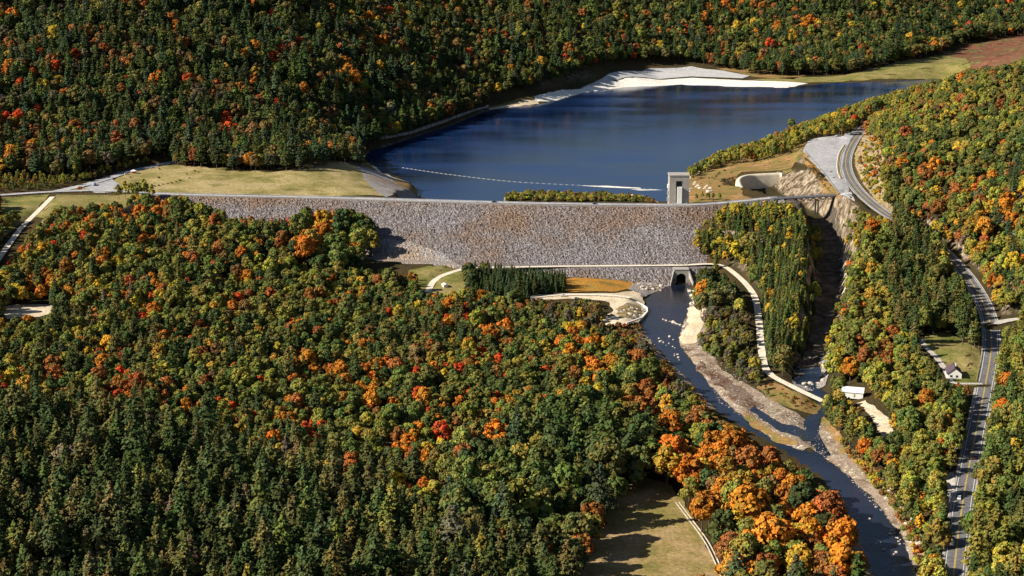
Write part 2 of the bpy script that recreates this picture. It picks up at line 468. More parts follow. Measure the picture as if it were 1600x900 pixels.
M['river_gravel'] = ground_mat('river_gravel', [(0.09, 0.06, 0.04), (0.2, 0.145, 0.105), (0.33, 0.26, 0.2), (0.14, 0.12, 0.05)], 0.07, 0.7, speck=(0.45, 0.62, (0.6, 0.55, 0.47)))
M['pale_sand'] = ground_mat('pale_sand', [(0.5, 0.4, 0.27), (0.7, 0.6, 0.45)], 0.06, 0.6)
M['river_shallow'] = ground_mat('river_shallow', [(0.05, 0.028, 0.018), (0.11, 0.06, 0.036), (0.2, 0.15, 0.115), (0.06, 0.05, 0.05)], 0.1, 0.5, rough=0.45, speck=(0.5, 0.63, (0.4, 0.34, 0.28)))
M['track'] = ground_mat('track', [(0.6, 0.53, 0.42), (0.74, 0.67, 0.55)], 0.08, 0.8, bmp=0.2)
M['asphalt'] = ground_mat('asphalt', [(0.115, 0.115, 0.13), (0.145, 0.145, 0.155), (0.17, 0.17, 0.178)], 0.04, 0.5, bmp=0.1, rough=0.85)
M['shoulder'] = ground_mat('shoulder', [(0.33, 0.31, 0.29), (0.46, 0.43, 0.39)], 0.1, 0.8, bmp=0.2)
M['white_paint'] = plain('white_paint', (0.75, 0.75, 0.72), 0.6, 0.1)
M['yellow_paint'] = plain('yellow_paint', (0.62, 0.42, 0.06), 0.6, 0.1)
M['concrete'] = plain('concrete', (0.34, 0.32, 0.29), 0.85, 0.16, 0.25)
M['pale_concrete'] = plain('pale_concrete', (0.62, 0.55, 0.43), 0.85, 0.14, 0.2)
M['dark'] = plain('dark', (0.02, 0.02, 0.022), 0.8)
M['steel'] = plain('steel', (0.2, 0.2, 0.22), 0.5, 0.15, 1.0, 0.3)
M['rail'] = plain('rail', (0.5, 0.5, 0.52), 0.45, 0.1, 1.0, 0.5)
M['timber'] = plain('timber', (0.3, 0.22, 0.15), 0.9)
M['white_wall'] = plain('white_wall', (0.78, 0.77, 0.74), 0.7, 0.05)
M['roof_dark'] = plain('roof_dark', (0.09, 0.06, 0.075), 0.8, 0.2, 1.5)
M['roof_pale'] = plain('roof_pale', (0.72, 0.7, 0.66), 0.6, 0.07)
M['glass'] = plain('glass', (0.03, 0.045, 0.07), 0.1)
M['tyre'] = plain('tyre', (0.02, 0.02, 0.02), 0.9)
M['bark'] = plain('bark', (0.1, 0.08, 0.06), 0.95, 0.3, 3.0)
M['float'] = plain('float', (0.5, 0.5, 0.5), 0.6, 0.1)
M['log'] = plain('log', (0.5, 0.42, 0.32), 0.9, 0.2)
M['water_foam'] = plain('water_foam', (0.75, 0.77, 0.8), 0.6, 0.1)

M['ledge'] = ground_mat('ledge', [(0.035, 0.03, 0.026), (0.085, 0.07, 0.056), (0.19, 0.155, 0.12)], 0.09, 0.35, bmp=1.0, bd=2.0)  # dark rock, lowered further so its colour carries channel and shore shade
M['cut_rock'] = ground_mat('cut_rock', [(0.14, 0.12, 0.09), (0.34, 0.28, 0.21), (0.3, 0.2, 0.06), (0.5, 0.43, 0.33)], 0.11, 0.5, bmp=1.0, bd=2.0, speck=(0.16, 0.57, (0.19, 0.15, 0.03)))
# heaped quarry rock
def rock_mat(name, cols, scale=0.75, band=True):
    m, nt, b = new_mat(name)
    tc = nt.nodes.new('ShaderNodeTexCoord')
    v = N(nt, 'ShaderNodeTexVoronoi')
    v.inputs['Scale'].default_value = scale
    nt.links.new(tc.outputs['Object'], v.inputs['Vector'])
    sp = nt.nodes.new('ShaderNodeSeparateColor')
    nt.links.new(v.outputs['Color'], sp.inputs[0])
    r = ramp(nt, sp.outputs['Red'], [(i / (len(cols) - 1), c) for i, c in enumerate(cols)])
    big = noise(nt, 0.014, 5, 0.6, stretch=(1, 1, 2.5))
    tint = ramp(nt, big.outputs['Fac'], [(0.36, (1.05, 0.82, 0.64)), (0.5, (1.0, 0.97, 0.96)), (0.64, (1.12, 1.14, 1.22))])
    c = mix(nt, 1.0, r.outputs[0], tint.outputs[0], 'MULTIPLY')
    gap = ramp(nt, v.outputs['Distance'], [(0.35, (1, 1, 1)), (0.75, (0.5, 0.5, 0.5))])
    c = mix(nt, 1.0, c, gap.outputs[0], 'MULTIPLY')
    nt.links.new(c, b.inputs['Base Color'])
    b.inputs['Roughness'].default_value = 0.95
    b.inputs['Specular IOR Level'].default_value = 0.1
    inv = N(nt, 'ShaderNodeMath', operation='SUBTRACT')
    inv.inputs[0].default_value = 1
    nt.links.new(v.outputs['Distance'], inv.inputs[1])
    bump(nt, b, inv.outputs[0], 0.9, 0.8)
    return m
M['quarry_rock'] = rock_mat('quarry_rock', [(0.085, 0.072, 0.07), (0.16, 0.139, 0.136), (0.21, 0.188, 0.186), (0.26, 0.24, 0.242), (0.42, 0.385, 0.375)], 1.15)
M['pale_rock'] = rock_mat('pale_rock', [(0.25, 0.23, 0.225), (0.34, 0.315, 0.305), (0.41, 0.39, 0.375), (0.52, 0.49, 0.46)], 1.2)
M['stone'] = plain('stone', (0.3, 0.26, 0.215), 0.95, 0.45, 0.5)
M['boulder_rock'] = plain('boulder_rock', (0.5, 0.44, 0.37), 0.95, 0.25, 0.8)

# water
def water_mat(name, deep, ripple, strength, rough=0.08):
    m, nt, b = new_mat(name)
    n0 = noise(nt, 0.006, 3, 0.5, stretch=(1, 2.2, 1))
    r = ramp(nt, n0.outputs['Fac'], [(0.35, tuple(c * 0.5 for c in deep)), (0.65, tuple(c * 1.6 for c in deep))])  # patches of reflection painted as darker and lighter base colour
    nt.links.new(r.outputs[0], b.inputs['Base Color'])
    rr = ramp(nt, n0.outputs['Fac'], [(0.4, (rough,) * 3), (0.62, (rough * 3.2,) * 3)])
    nt.links.new(rr.outputs[0], b.inputs['Roughness'])
    b.inputs['IOR'].default_value = 1.33
    n = noise(nt, ripple, 3, 0.6, stretch=(1, 0.6, 1))
    bump(nt, b, n.outputs['Fac'], strength, 1.0)
    return m
M['lake'] = water_mat('lake', (0.006, 0.020, 0.072), 0.5, 0.09, 0.055)
M['river'] = water_mat('river', (0.013, 0.018, 0.034), 0.45, 0.2, 0.1)

# ------------------------------------------------------------------ mesh building
def link(o, parent=None):
    COL.objects.link(o)
    if parent is not None:
        o.parent = parent
    return o

def mesh_obj(name, verts, faces, mat, parent=None, smooth=False):
    me = bpy.data.meshes.new(name)
    me.from_pydata([tuple(v) for v in verts], [], [tuple(f) for f in faces])
    me.materials.append(mat)
    if smooth:
        me.shade_smooth()
    me.update()
    return link(bpy.data.objects.new(name, me), parent)

def tag(o, label, cat, group=None):
    o['label'], o['category'] = label, cat
    if group:
        o['group'] = group
    return o

def struct(o, kind='structure'):
    o['kind'] = kind
    return o

def empty(name, loc, rz=0.0):
    o = link(bpy.data.objects.new(name, None))
    o.empty_display_size = 0.5
    o.location = [float(v) for v in loc]
    o.rotation_euler = (0, 0, rz)
    return o

class MB:
    """collects boxes, bars, tubes for one mesh"""
    def __init__(self):
        self.v, self.f = [], []
    def add(self, v, f):
        k = len(self.v)
        self.v += [tuple(p) for p in v]
        self.f += [tuple(i + k for i in q) for q in f]
        return self
    def box(self, c, s, rz=0.0, taper=1.0):
        x, y, z = (d / 2 for d in s)
        cs, sn = math.cos(rz), math.sin(rz)
        v = []
        for sz in (-1, 1):
            t = taper if sz > 0 else 1.0
            for sx, sy in ((-1, -1), (1, -1), (1, 1), (-1, 1)):
                a, b_ = sx * x * t, sy * y * t
                v.append((c[0] + a * cs - b_ * sn, c[1] + a * sn + b_ * cs, c[2] + sz * z))
        return self.add(v, [(3, 2, 1, 0), (4, 5, 6, 7), (0, 1, 5, 4), (1, 2, 6, 5), (2, 3, 7, 6), (3, 0, 4, 7)])
    def bar(self, a, b_, w, n=4):
        a, b_ = Vector(a), Vector(b_)
        d = (b_ - a).normalized()
        s = d.cross(Vector((0, 0, 1)))
        s = s.normalized() if s.length > 1e-3 else Vector((1, 0, 0))
        t = s.cross(d)
        w0, w1 = w if isinstance(w, tuple) else (w, w)
        v = []
        for p, r in ((a, w0), (b_, w1)):
            for k in range(n):
                q = 2 * math.pi * (k + 0.5) / n
                v.append(p + s * (r * math.cos(q)) + t * (r * math.sin(q)))
        f = [(k, (k + 1) % n, n + (k + 1) % n, n + k) for k in range(n)] + [tuple(range(n - 1, -1, -1)), tuple(range(n, 2 * n))]
        return self.add(v, f)
    def prism(self, prof, y0, y1):
        """outline in x,z extruded along y"""
        n = len(prof)
        v = [(x, y0, z) for x, z in prof] + [(x, y1, z) for x, z in prof]
        f = [(k, (k + 1) % n, n + (k + 1) % n, n + k) for k in range(n)] + [tuple(range(n - 1, -1, -1)), tuple(range(n, 2 * n))]
        return self.add(v, f)
    def build(self, name, mat, parent=None, smooth=False):
        return mesh_obj(name, self.v, self.f, mat, parent, smooth)

# ------------------------------------------------------------------ ground sheet
nx, ny = len(GX), len(GY)
me = bpy.data.meshes.new('ground')
me.vertices.add(nx * ny)
me.vertices.foreach_set('co', np.stack([GXX, GYY, GZ], -1).astype(np.float32).ravel())
idx = np.arange(nx * ny).reshape(ny, nx)
q = np.stack([idx[:-1, :-1], idx[:-1, 1:], idx[1:, 1:], idx[1:, :-1]], -1).reshape(-1, 4)
me.loops.add(q.size)
me.loops.foreach_set('vertex_index', q.astype(np.int32).ravel())
me.polygons.add(len(q))
me.polygons.foreach_set('loop_start', np.arange(0, q.size, 4, dtype=np.int32))
me.update(calc_edges=True)
me.shade_smooth()
me.materials.append(M['forest_floor'])
struct(link(bpy.data.objects.new('ground', me)))

def drape(name, poly, mat, lift=0.35, step=4.0, jit=1.2, flat=None):
    """a sheet that follows the ground inside an outline (world x, y), with a ragged edge"""
    poly = np.asarray(poly)[:, :2]
    pts = []
    for a, b_ in zip(poly, np.roll(poly, -1, 0)):
        n = max(1, int(np.linalg.norm(b_ - a) / step))
        for k in range(n):
            p = a + (b_ - a) * k / n
            pts.append(p)
    pts = np.array(pts)
    if jit:
        pts = pts + np.stack([fbm(pts[:, 0] / 7, pts[:, 1] / 7, 21) - 0.5, fbm(pts[:, 0] / 7, pts[:, 1] / 7, 47) - 0.5], 1) * 4 * jit
    lo, hi = pts.min(0), pts.max(0)
    gx, gy = np.meshgrid(np.arange(lo[0], hi[0], step), np.arange(lo[1], hi[1], step))
    gx, gy = gx.ravel(), gy.ravel()
    d, _, _ = dist_line(gx, gy, pts, True)
    ok = inside(gx, gy, pts) & (d > step * 0.5)
    allp = np.vstack([pts, np.stack([gx[ok], gy[ok]], 1)])
    n = len(pts)
    r = delaunay_2d_cdt([Vector(p) for p in allp.tolist()], [(k, (k + 1) % n) for k in range(n)], [list(range(n))], 1, 1e-4)
    v = np.array([(p.x, p.y) for p in r[0]])
    z = TZ(v[:, 0], v[:, 1]) + lift if flat is None else np.full(len(v), flat)
    return mesh_obj(name, np.column_stack([v, z]), r[2], mat, None, True)

def hits(px):
    return np.array([hit(*p) for p in px])

def grow(poly, d):
    poly = np.asarray(poly)[:, :2]
    c = poly.mean(0)
    a = np.roll(poly, 1, 0) - np.roll(poly, -1, 0)
    n = np.stack([-a[:, 1], a[:, 0]], 1)
    n /= np.linalg.norm(n, axis=1, keepdims=True) + 1e-9
    area = 0.5 * np.sum(poly[:, 0] * np.roll(poly[:, 1], -1) - poly[:, 1] * np.roll(poly[:, 0], -1))
    return poly + n * d * np.sign(area)

struct(drape('lake', grow(lake_poly, 4), M['lake'], flat=ZL, step=30, jit=0))
struct(drape('river', np.vstack([river_left[:, :2] - [4, 0], (river_right[:, :2] + [4, 0])[::-1]]), M['river'], flat=0.0, step=12, jit=0))
struct(drape('spillway_pool', grow(pool_poly, 3), M['river'], flat=0.25, step=6, jit=0))
cl = np.vstack([creek[:, :2] + [-5, 0], (creek[:, :2] + [5, 0])[::-1]])
struct(drape('side_stream', cl, M['river'], flat=0.03, step=6, jit=0))

def patch(name, px, mat, lift=0.35, step=4.0, jit=1.0, kind='structure'):
    return struct(drape(name, hits(px), mat, lift, step, jit), kind)

patch('abutment_field', [(160, 291), (200, 271), (275, 258), (340, 262), (400, 267), (470, 263), (535, 251), (570, 281), (604, 308), (500, 309), (280, 304), (190, 302), (166, 298)], M['dry_grass'])
patch('roadside_lawn', [(90, 304), (200, 304), (290, 312), (290, 325), (180, 345), (80, 345), (55, 340)], M['green_grass'])
patch('roadside_lawn', [(-20, 308), (78, 304), (56, 330), (30, 352), (0, 378), (-40, 385)], M['green_grass'])
patch('path_verge', [(84, 322), (60, 352), (30, 395), (14, 420), (30, 420), (62, 375), (100, 335)], M['dry_grass'], 0.3)
patch('abutment_riprap', [(537, 252), (562, 256), (620, 288), (655, 309), (602, 309), (570, 281)], M['pale_rock'], 0.4)
patch('brown_bank', [(562, 256), (576, 254), (610, 276), (674, 309), (655, 309), (620, 288)], M['heath'], 0.4)
patch('shore_track', [(580, 258), (588, 262), (612, 277), (672, 309), (664, 309), (606, 277)], M['track'], 0.55, 3, 0.3)
patch('shaded_shore_gravel', [(566, 246), (572, 238), (600, 227), (650, 211), (700, 196), (742, 178), (764, 166), (768, 172), (742, 182), (700, 199), (650, 214), (604, 230), (580, 238), (575, 248)], M['ledge'], 0.3)  # dark rock colour stands in for the tree shade on this shore strip
patch('shore_track', [(590, 214), (640, 206), (690, 189), (740, 171), (762, 164), (764, 166), (742, 174), (692, 193), (642, 210), (592, 219)], M['gravel'], 0.5, 3, 0.2)
patch('beach_sand', [(838, 160), (835, 152), (880, 141), (930, 132), (1000, 122), (1080, 122), (1160, 126), (1230, 128), (1262, 131), (1230, 138), (1150, 137), (1060, 134), (980, 137), (910, 146), (868, 158)], M['sand'], 0.55, 6, 1.5)
patch('shore_flat', [(758, 168), (800, 158), (835, 150), (845, 158), (835, 164), (800, 168), (765, 172)], M['heath'], 0.4)
patch('beach_sand', [(764, 170), (800, 163), (838, 156), (842, 163), (800, 168), (766, 173)], M['pale_sand'], 0.6, 4, 0.6)
patch('beach_parking', [(905, 139), (940, 124), (1010, 108), (1080, 104), (1130, 111), (1172, 119), (1160, 123), (1080, 120), (1000, 121), (940, 131)], M['beach_lot'], 0.8, 6, 0.6)
patch('bank_grass', [(1120, 108), (1160, 104), (1215, 112), (1260, 118), (1240, 124), (1180, 121), (1150, 113)], M['heath'], 0.5)
patch('far_meadow', [(1170, 125), (1240, 121), (1320, 118), (1380, 104), (1460, 88), (1500, 84), (1512, 92), (1520, 104), (1482, 122), (1400, 124), (1300, 129), (1240, 130)], M['green_grass'], 0.5, 8, 2)
patch('marsh', [(1470, 86), (1500, 74), (1550, 64), (1600, 54), (1660, 50), (1660, 110), (1560, 112), (1514, 106), (1514, 92)], M['marsh'], 0.6, 8, 3)
patch('headland', [(1074, 318), (1076, 292), (1078, 276), (1110, 262), (1150, 250), (1215, 232), (1258, 222), (1262, 240), (1240, 256), (1236, 268), (1222, 268), (1158, 269), (1150, 285), (1162, 306), (1180, 312), (1150, 316)], M['heath'])
patch('lake_beach', [(1070, 280), (1074, 268), (1086, 259), (1120, 248), (1136, 245), (1126, 254), (1096, 266), (1078, 280)], M['pale_sand'], 0.5, 3)
patch('junction', [(118, 298), (146, 286), (172, 279), (186, 288), (176, 296), (190, 300), (150, 302)], M['lot'], 0.44, 3, 0.3)
patch('cut_bank', [(1252, 236), (1258, 234), (1300, 285), (1316, 304), (1310, 310), (1290, 305), (1262, 262)], M['heath'], 0.3, 3, 0.8)
patch('overlook_parking', [(1254, 236), (1266, 219), (1318, 213), (1338, 202), (1330, 216), (1320, 238), (1316, 262), (1330, 300), (1336, 316), (1314, 306)], M['lot'], 0.42, 3, 0.1)
patch('toe_lawn', [(640, 422), (722, 420), (735, 432), (720, 462), (660, 462), (640, 448)], M['green_grass'])
patch('wet_meadow', [(862, 448), (880, 438), (940, 434), (990, 440), (1000, 448), (960, 456), (890, 457)], M['wet_meadow'], 0.35, 3)
patch('work_yard', [(826, 470), (830, 462), (950, 459), (990, 455), (1006, 464), (1006, 486), (1008, 492), (1000, 502), (980, 509), (946, 510), (940, 501), (958, 486), (952, 473), (890, 467)], M['pale_sand'], 0.4, 3)
patch('rubble', [(962, 484), (980, 474), (998, 478), (1003, 490), (988, 499), (966, 497)], M['cut_rock'], 0.7, 2.5, 1.5)
patch('rubble', [(982, 453), (998, 441), (1046, 430), (1046, 447), (1022, 458), (1004, 466), (994, 456)], M['pale_rock'], 0.6, 2.5, 1.0)
patch('gravel_bar', [(1075, 480), (1100, 462), (1105, 500), (1100, 540), (1130, 580), (1180, 610), (1235, 640), (1268, 664), (1268, 700), (1250, 706), (1205, 688), (1150, 644), (1112, 606), (1082, 566), (1060, 540), (1066, 515)], M['river_gravel'], 0.25, 3)
patch('pale_bank', [(1074, 482), (1096, 474), (1100, 505), (1086, 538), (1066, 540), (1062, 528), (1074, 510)], M['pale_sand'], 0.5, 3)
patch('river_shallows', [(1088, 566), (1112, 580), (1150, 600), (1190, 634), (1204, 654), (1170, 644), (1130, 612), (1100, 586)], M['river_shallow'], 0.55, 2.5, 3.5)
patch('side_channel', [(1176, 634), (1196, 646), (1226, 664), (1262, 676), (1276, 672), (1278, 690), (1252, 688), (1222, 676), (1192, 658), (1172, 642)], M['river'], 0.62, 2.5, 1.5)
patch('bar_grass', [(1160, 640), (1188, 660), (1222, 682), (1246, 694), (1232, 698), (1200, 684), (1166, 656)], M['heath'], 0.5, 2.5, 2.0)
patch('gravel_bar', [(1284, 655), (1316, 700), (1360, 745), (1392, 786), (1426, 850), (1440, 910), (1436, 910), (1404, 830), (1365, 780), (1315, 734), (1268, 700), (1280, 680)], M['river_gravel'], 0.3, 3)
patch('river_meadow', [(1284, 648), (1320, 690), (1372, 742), (1412, 790), (1450, 860), (1460, 910), (1438, 910), (1424, 850), (1390, 788), (1356, 746), (1312, 704), (1282, 660)], M['heath'], 0.33, 3)
patch('gravel_bar', [(1000, 505), (1020, 540), (1075, 595), (1118, 640), (1108, 640), (1060, 596), (1010, 545), (992, 512)], M['river_gravel'], 0.3, 3)
patch('gravel_bar', [(1330, 835), (1350, 850), (1368, 910), (1350, 920), (1325, 870)], M['river_gravel'], 0.3, 3)
patch('river_meadow', [(1196, 592), (1240, 612), (1282, 634), (1280, 650), (1252, 645), (1210, 628), (1180, 606)], M['heath'], 0.4, 3)
patch('rock_apron', [(1262, 548), (1284, 548), (1296, 575), (1292, 602), (1270, 612), (1240, 608), (1236, 594), (1250, 602), (1276, 601), (1289, 590), (1283, 575)], M['pale_rock'], 0.5, 3)
patch('house_lawn', [(1434, 528), (1480, 518), (1532, 548), (1532, 602), (1500, 604), (1466, 570)], M['green_grass'], 0.3, 3)
patch('dirt_yard', [(1340, 630), (1353, 627), (1372, 641), (1394, 656), (1396, 680), (1380, 687), (1364, 657)], M['pale_sand'], 0.35, 3)
patch('roadside_gravel', [(1478, 742), (1492, 738), (1496, 790), (1480, 800)], M['gravel'], 0.4, 3)
patch('mown_field', [(890, 920), (900, 880), (955, 780), (1000, 745), (1048, 758), (1072, 790), (1140, 920)], M['tan_field'], 0.3, 3)
patch('gravel_pit', [(-20, 482), (30, 476), (80, 476), (88, 488), (60, 496), (0, 500), (-20, 500)], M['pale_sand'], 0.35, 3)
patch('ledge_strip', [(1308, 400), (1322, 395), (1322, 450), (1310, 470)], M['pale_sand'], 0.4, 3)

patch('channel_bed', [(1222, 316), (1300, 316), (1312, 345), (1316, 400), (1318, 450), (1298, 510), (1284, 560), (1250, 592), (1238, 580), (1262, 545), (1270, 500), (1276, 450), (1274, 400), (1268, 365), (1240, 345)], M['ledge'], 0.7, 3, 0.5)  # the channel's shade is partly put into this dark rock colour
patch('rock_cut', [(1352, 206), (1372, 212), (1392, 240), (1394, 280), (1408, 325), (1404, 340), (1372, 318), (1350, 290), (1336, 262), (1336, 240)], M['cut_rock'], 0.3, 2.5, 0.8)
patch('spit_ground', [(782, 318), (787, 306), (802, 300), (830, 298), (880, 298), (950, 301), (1000, 303), (1020, 306), (1028, 312), (1028, 318)], M['heath'], 0.3, 3)
patch('sand_spit', [(976, 303), (985, 302), (1008, 303.5), (1014, 306), (1005, 307), (985, 306)], M['sand'], 0.5, 3, 0.4)
for nm_, px_ in (('sand_bar', [(905, 290), (950, 290.5), (1000, 293.5), (1002, 295), (950, 293)]), ('sand_bar', [(985, 296), (1020, 296.2), (1034, 297), (1000, 297.6)])):
    struct(drape(nm_, np.array([P(a_, b_, ZL) for a_, b_ in px_]), M['sand'], flat=ZL + 0.06, step=4, jit=0.5))

# ------------------------------------------------------------------ roads
def strip(name, pts, lat, mat, lift, kind='structure'):
    """a ribbon along a path; lat = lateral offsets of its edges"""
    pts = np.asarray(pts)
    d = np.gradient(pts[:, :2], axis=0)
    d /= np.linalg.norm(d, axis=1, keepdims=True)
    nrm = np.stack([d[:, 1], -d[:, 0]], 1)        # to the right of travel
    v = []
    for o in lat:
        v.append(np.column_stack([pts[:, :2] + nrm * o, pts[:, 2] + lift]))
    v = np.stack(v, 1)
    n, k = v.shape[:2]
    f = [(i * k + j, i * k + j + 1, (i + 1) * k + j + 1, (i + 1) * k + j) for i in range(n - 1) for j in range(k - 1)]
    o = mesh_obj(name, v.reshape(-1, 3), f, mat, None, True)
    return struct(o, kind)

hw = roads['highway'][0]
strip('highway_shoulder', hw, [-6.3, 0, 6.3], M['shoulder'], -0.02)
strip('highway', hw, [-5.0, 0, 5.0], M['asphalt'], 0.05)
strip('road_marking', hw, [-4.3, -4.05], M['white_paint'], 0.09)
strip('road_marking', hw, [4.05, 4.3], M['white_paint'], 0.09)
strip('road_marking', hw, [-0.34, -0.1], M['yellow_paint'], 0.09)
strip('road_marking', hw, [0.1, 0.34], M['yellow_paint'], 0.09)
cr = roads['crest'][0]
strip('crest_road', cr, [-4.0, 0, 4.0], M['lot'], 0.35)
strip('access_road', roads['left_access'][0], [-5.2, 0, 5.2], M['lot'], 0.40)
strip('gravel_path', roads['gravel_path'][0], [-2.4, 0, 2.4], M['track'], 0.45)
strip('side_road', roads['side_road'][0], [-3.6, 0, 3.6], M['gravel'], 0.25)
strip('driveway', roads['drive'][0], [-2.0, 0, 2.0], M['gravel'], 0.3)
strip('toe_road', roads['toe_track'][0], [-2.6, 0, 2.6], M['track'], 0.5)
strip('yard_road', roads['river_track'][0], [-2.8, 0, 2.8], M['track'], 0.55)
ft = smooth_path([hit(1058, 786), hit(1080, 815), hit(1105, 850), (hit(1124, 890)), hit(1140, 930)], 4)
for s in (-0.9, 0.9):
    strip('field_track', ft, [s - 0.35, s + 0.35], M['track'], 0.5)
# grass island where the access road leaves the crest road
patch('road_island', [(98, 299), (124, 293), (140, 296), (128, 301)], M['dry_grass'], 0.62, 2, 0.2)

# ------------------------------------------------------------------ the dam
dam = empty('rockfill_dam', (0, float(crest_y(0)), 0))
tag(dam, 'long grey rockfill dam holding back the blue lake', 'dam')
xs = np.arange(DX0 + 2, DX1 + 6, 1.3)
us = np.concatenate([np.arange(-112, -13, 6.0), [-13, -12.6], np.arange(-0.6, FACE_RUN + 31, 1.25)])
XX, UU = np.meshgrid(xs, us)
YY = crest_y(XX) - UU
ZZ = dam_z(UU)
rough = np.where((UU > 1) & ((UU < FACE_RUN - 1) | (UU > FACE_RUN + 11)), 1.0, 0.0)
XX = XX + rough * RNG.normal(0, 0.28, XX.shape)
YY = YY + rough * RNG.normal(0, 0.28, XX.shape)
ZZ = ZZ + rough * (RNG.random(XX.shape) ** 1.5 * 1.3 - 0.35 + 1.2 * (fbm(XX / 9, UU / 9, 5) - 0.5))
nu, nxs = XX.shape
ii = np.arange(nu * nxs).reshape(nu, nxs)
ff = np.stack([ii[:-1, :-1], ii[1:, :-1], ii[1:, 1:], ii[:-1, 1:]], -1).reshape(-1, 4)
DV = np.stack([XX, YY, ZZ], -1).reshape(-1, 3) - np.array(dam.location)
fc = DV[ff].mean(1) + np.array(dam.location)
uu_ = crest_y(fc[:, 0]) - fc[:, 1]
keep = ~((np.abs(fc[:, 0] - OX) < 5.2) & (uu_ > FACE_RUN + 9.2)) & ~((fc[:, 0] > 182) & (crest_y(fc[:, 0]) - fc[:, 1] > 16))
ff, fc = ff[keep], fc[keep]
ob = mesh_obj('embankment', DV, ff, M['quarry_rock'], dam)
ob.data.materials.append(M['pale_rock'])                # a later dressing of smaller, paler stone at the toe
fx_, fy_, _ = proj(fc[:, 0], fc[:, 1], fc[:, 2])
wob = (fbm(fc[:, 0] / 8, fc[:, 1] / 8, 9) - 0.5) * 14
pale = inside(fx_ + wob, fy_ + wob * 0.5, [(520, 405), (600, 372), (640, 378), (690, 395), (722, 418), (720, 432), (500, 432)])
ob.data.polygons.foreach_set('material_index', pale.astype(np.int32))
ce = crest_edge
for dy in (0.7, 11.4):
    rl = MB()
    for i in range(0, len(ce) - 1):
        a, b_ = ce[i], ce[i + 1]
        p, q2 = Vector((a[0], a[1] + dy, ZC + 0.75)) - dam.location, Vector((b_[0], b_[1] + dy, ZC + 0.75)) - dam.location
        rl.bar(p, q2, 0.22)
        rl.bar(p - Vector((0, 0, 0.95)), p, 0.12)
    rl.build('guard_rail', M['rail'], dam)
lip = MB()
for i in range(len(ce) - 1):
    a, b_ = ce[i], ce[i + 1]
    y0 = dam.location.y
    lip.add([(a[0], a[1] - 0.1 - y0, ZC + 0.12), (b_[0], b_[1] - 0.1 - y0, ZC + 0.12), (b_[0], b_[1] + 0.8 - y0, ZC + 0.2), (a[0], a[1] + 0.8 - y0, ZC + 0.2)], [(0, 1, 2, 3)])
lip.build('gravel_shoulder', M['gravel'], dam)
# ------------------------------------------------------------------ tree shapes
def leaf_mat():
    m, nt, b = new_mat('leaves')
    at = nt.nodes.new('ShaderNodeAttribute')
    at.attribute_type = 'INSTANCER'
    at.attribute_name = 'tint'
    lv = nt.nodes.new('ShaderNodeAttribute')
    lv.attribute_type = 'GEOMETRY'
    lv.attribute_name = 'leaf'
    r = ramp(nt, lv.outputs['Fac'], [(0.0, (0.66, 0.64, 0.64)), (0.5, (1.0, 1.0, 1.0)), (1.0, (1.4, 1.36, 1.2))])
    geo = nt.nodes.new('ShaderNodeNewGeometry')      # branches turn colour unevenly
    nz = N(nt, 'ShaderNodeTexNoise')
    nz.inputs['Scale'].default_value = 0.22
    nz.inputs['Detail'].default_value = 3
    nt.links.new(geo.outputs['Position'], nz.inputs['Vector'])
    hue = ramp(nt, nz.outputs['Fac'], [(0.36, (0.82, 1.06, 1.1)), (0.5, (1, 1, 1)), (0.64, (1.24, 1.0, 0.82))])
    c = mix(nt, 1.0, at.outputs['Color'], r.outputs[0], 'MULTIPLY')
    c = mix(nt, 1.0, c, hue.outputs[0], 'MULTIPLY')
    nt.links.new(c, b.inputs['Base Color'])
    b.inputs['Roughness'].default_value = 0.75
    b.inputs['Specular IOR Level'].default_value = 0.12
    return m
M['leaves'] = leaf_mat()

def quads_from(cen, nrm, size, rng, aspect=1.0, updir=None, bend=0.0):
    """one small leaf spray (a quad) at each centre, facing nrm"""
    n = len(cen)
    nrm = nrm / (np.linalg.norm(nrm, axis=1, keepdims=True) + 1e-9)
    if updir is None:
        h = rng.normal(size=(n, 3))
    else:
        h = updir
    a = np.cross(nrm, h)
    a /= np.linalg.norm(a, axis=1, keepdims=True) + 1e-9
    b = np.cross(nrm, a)
    s = size[:, None] * 0.5
    j = lambda: rng.uniform(0.7, 1.3, (n, 1))
    v = np.stack([cen - a * s * j() - b * s * aspect * j(), cen + a * s * j() - b * s * aspect * j(),
                  cen + a * s * j() + b * s * aspect * j(), cen - a * s * j() + b * s * aspect * j()], 1)
    return v.reshape(-1, 3)

def quad_mesh(name, v, mat, leaf):
    n = len(v) // 4
    me = bpy.data.meshes.new(name)
    me.vertices.add(len(v))
    me.vertices.foreach_set('co', v.astype(np.float32).ravel())
    me.loops.add(len(v))
    me.loops.foreach_set('vertex_index', np.arange(len(v), dtype=np.int32))
    me.polygons.add(n)
    me.polygons.foreach_set('loop_start', np.arange(0, len(v), 4, dtype=np.int32))
    me.update(calc_edges=True)
    me.materials.append(mat)
    at = me.attributes.new('leaf', 'FLOAT', 'FACE')
    at.data.foreach_set('value', leaf.astype(np.float32))
    return me

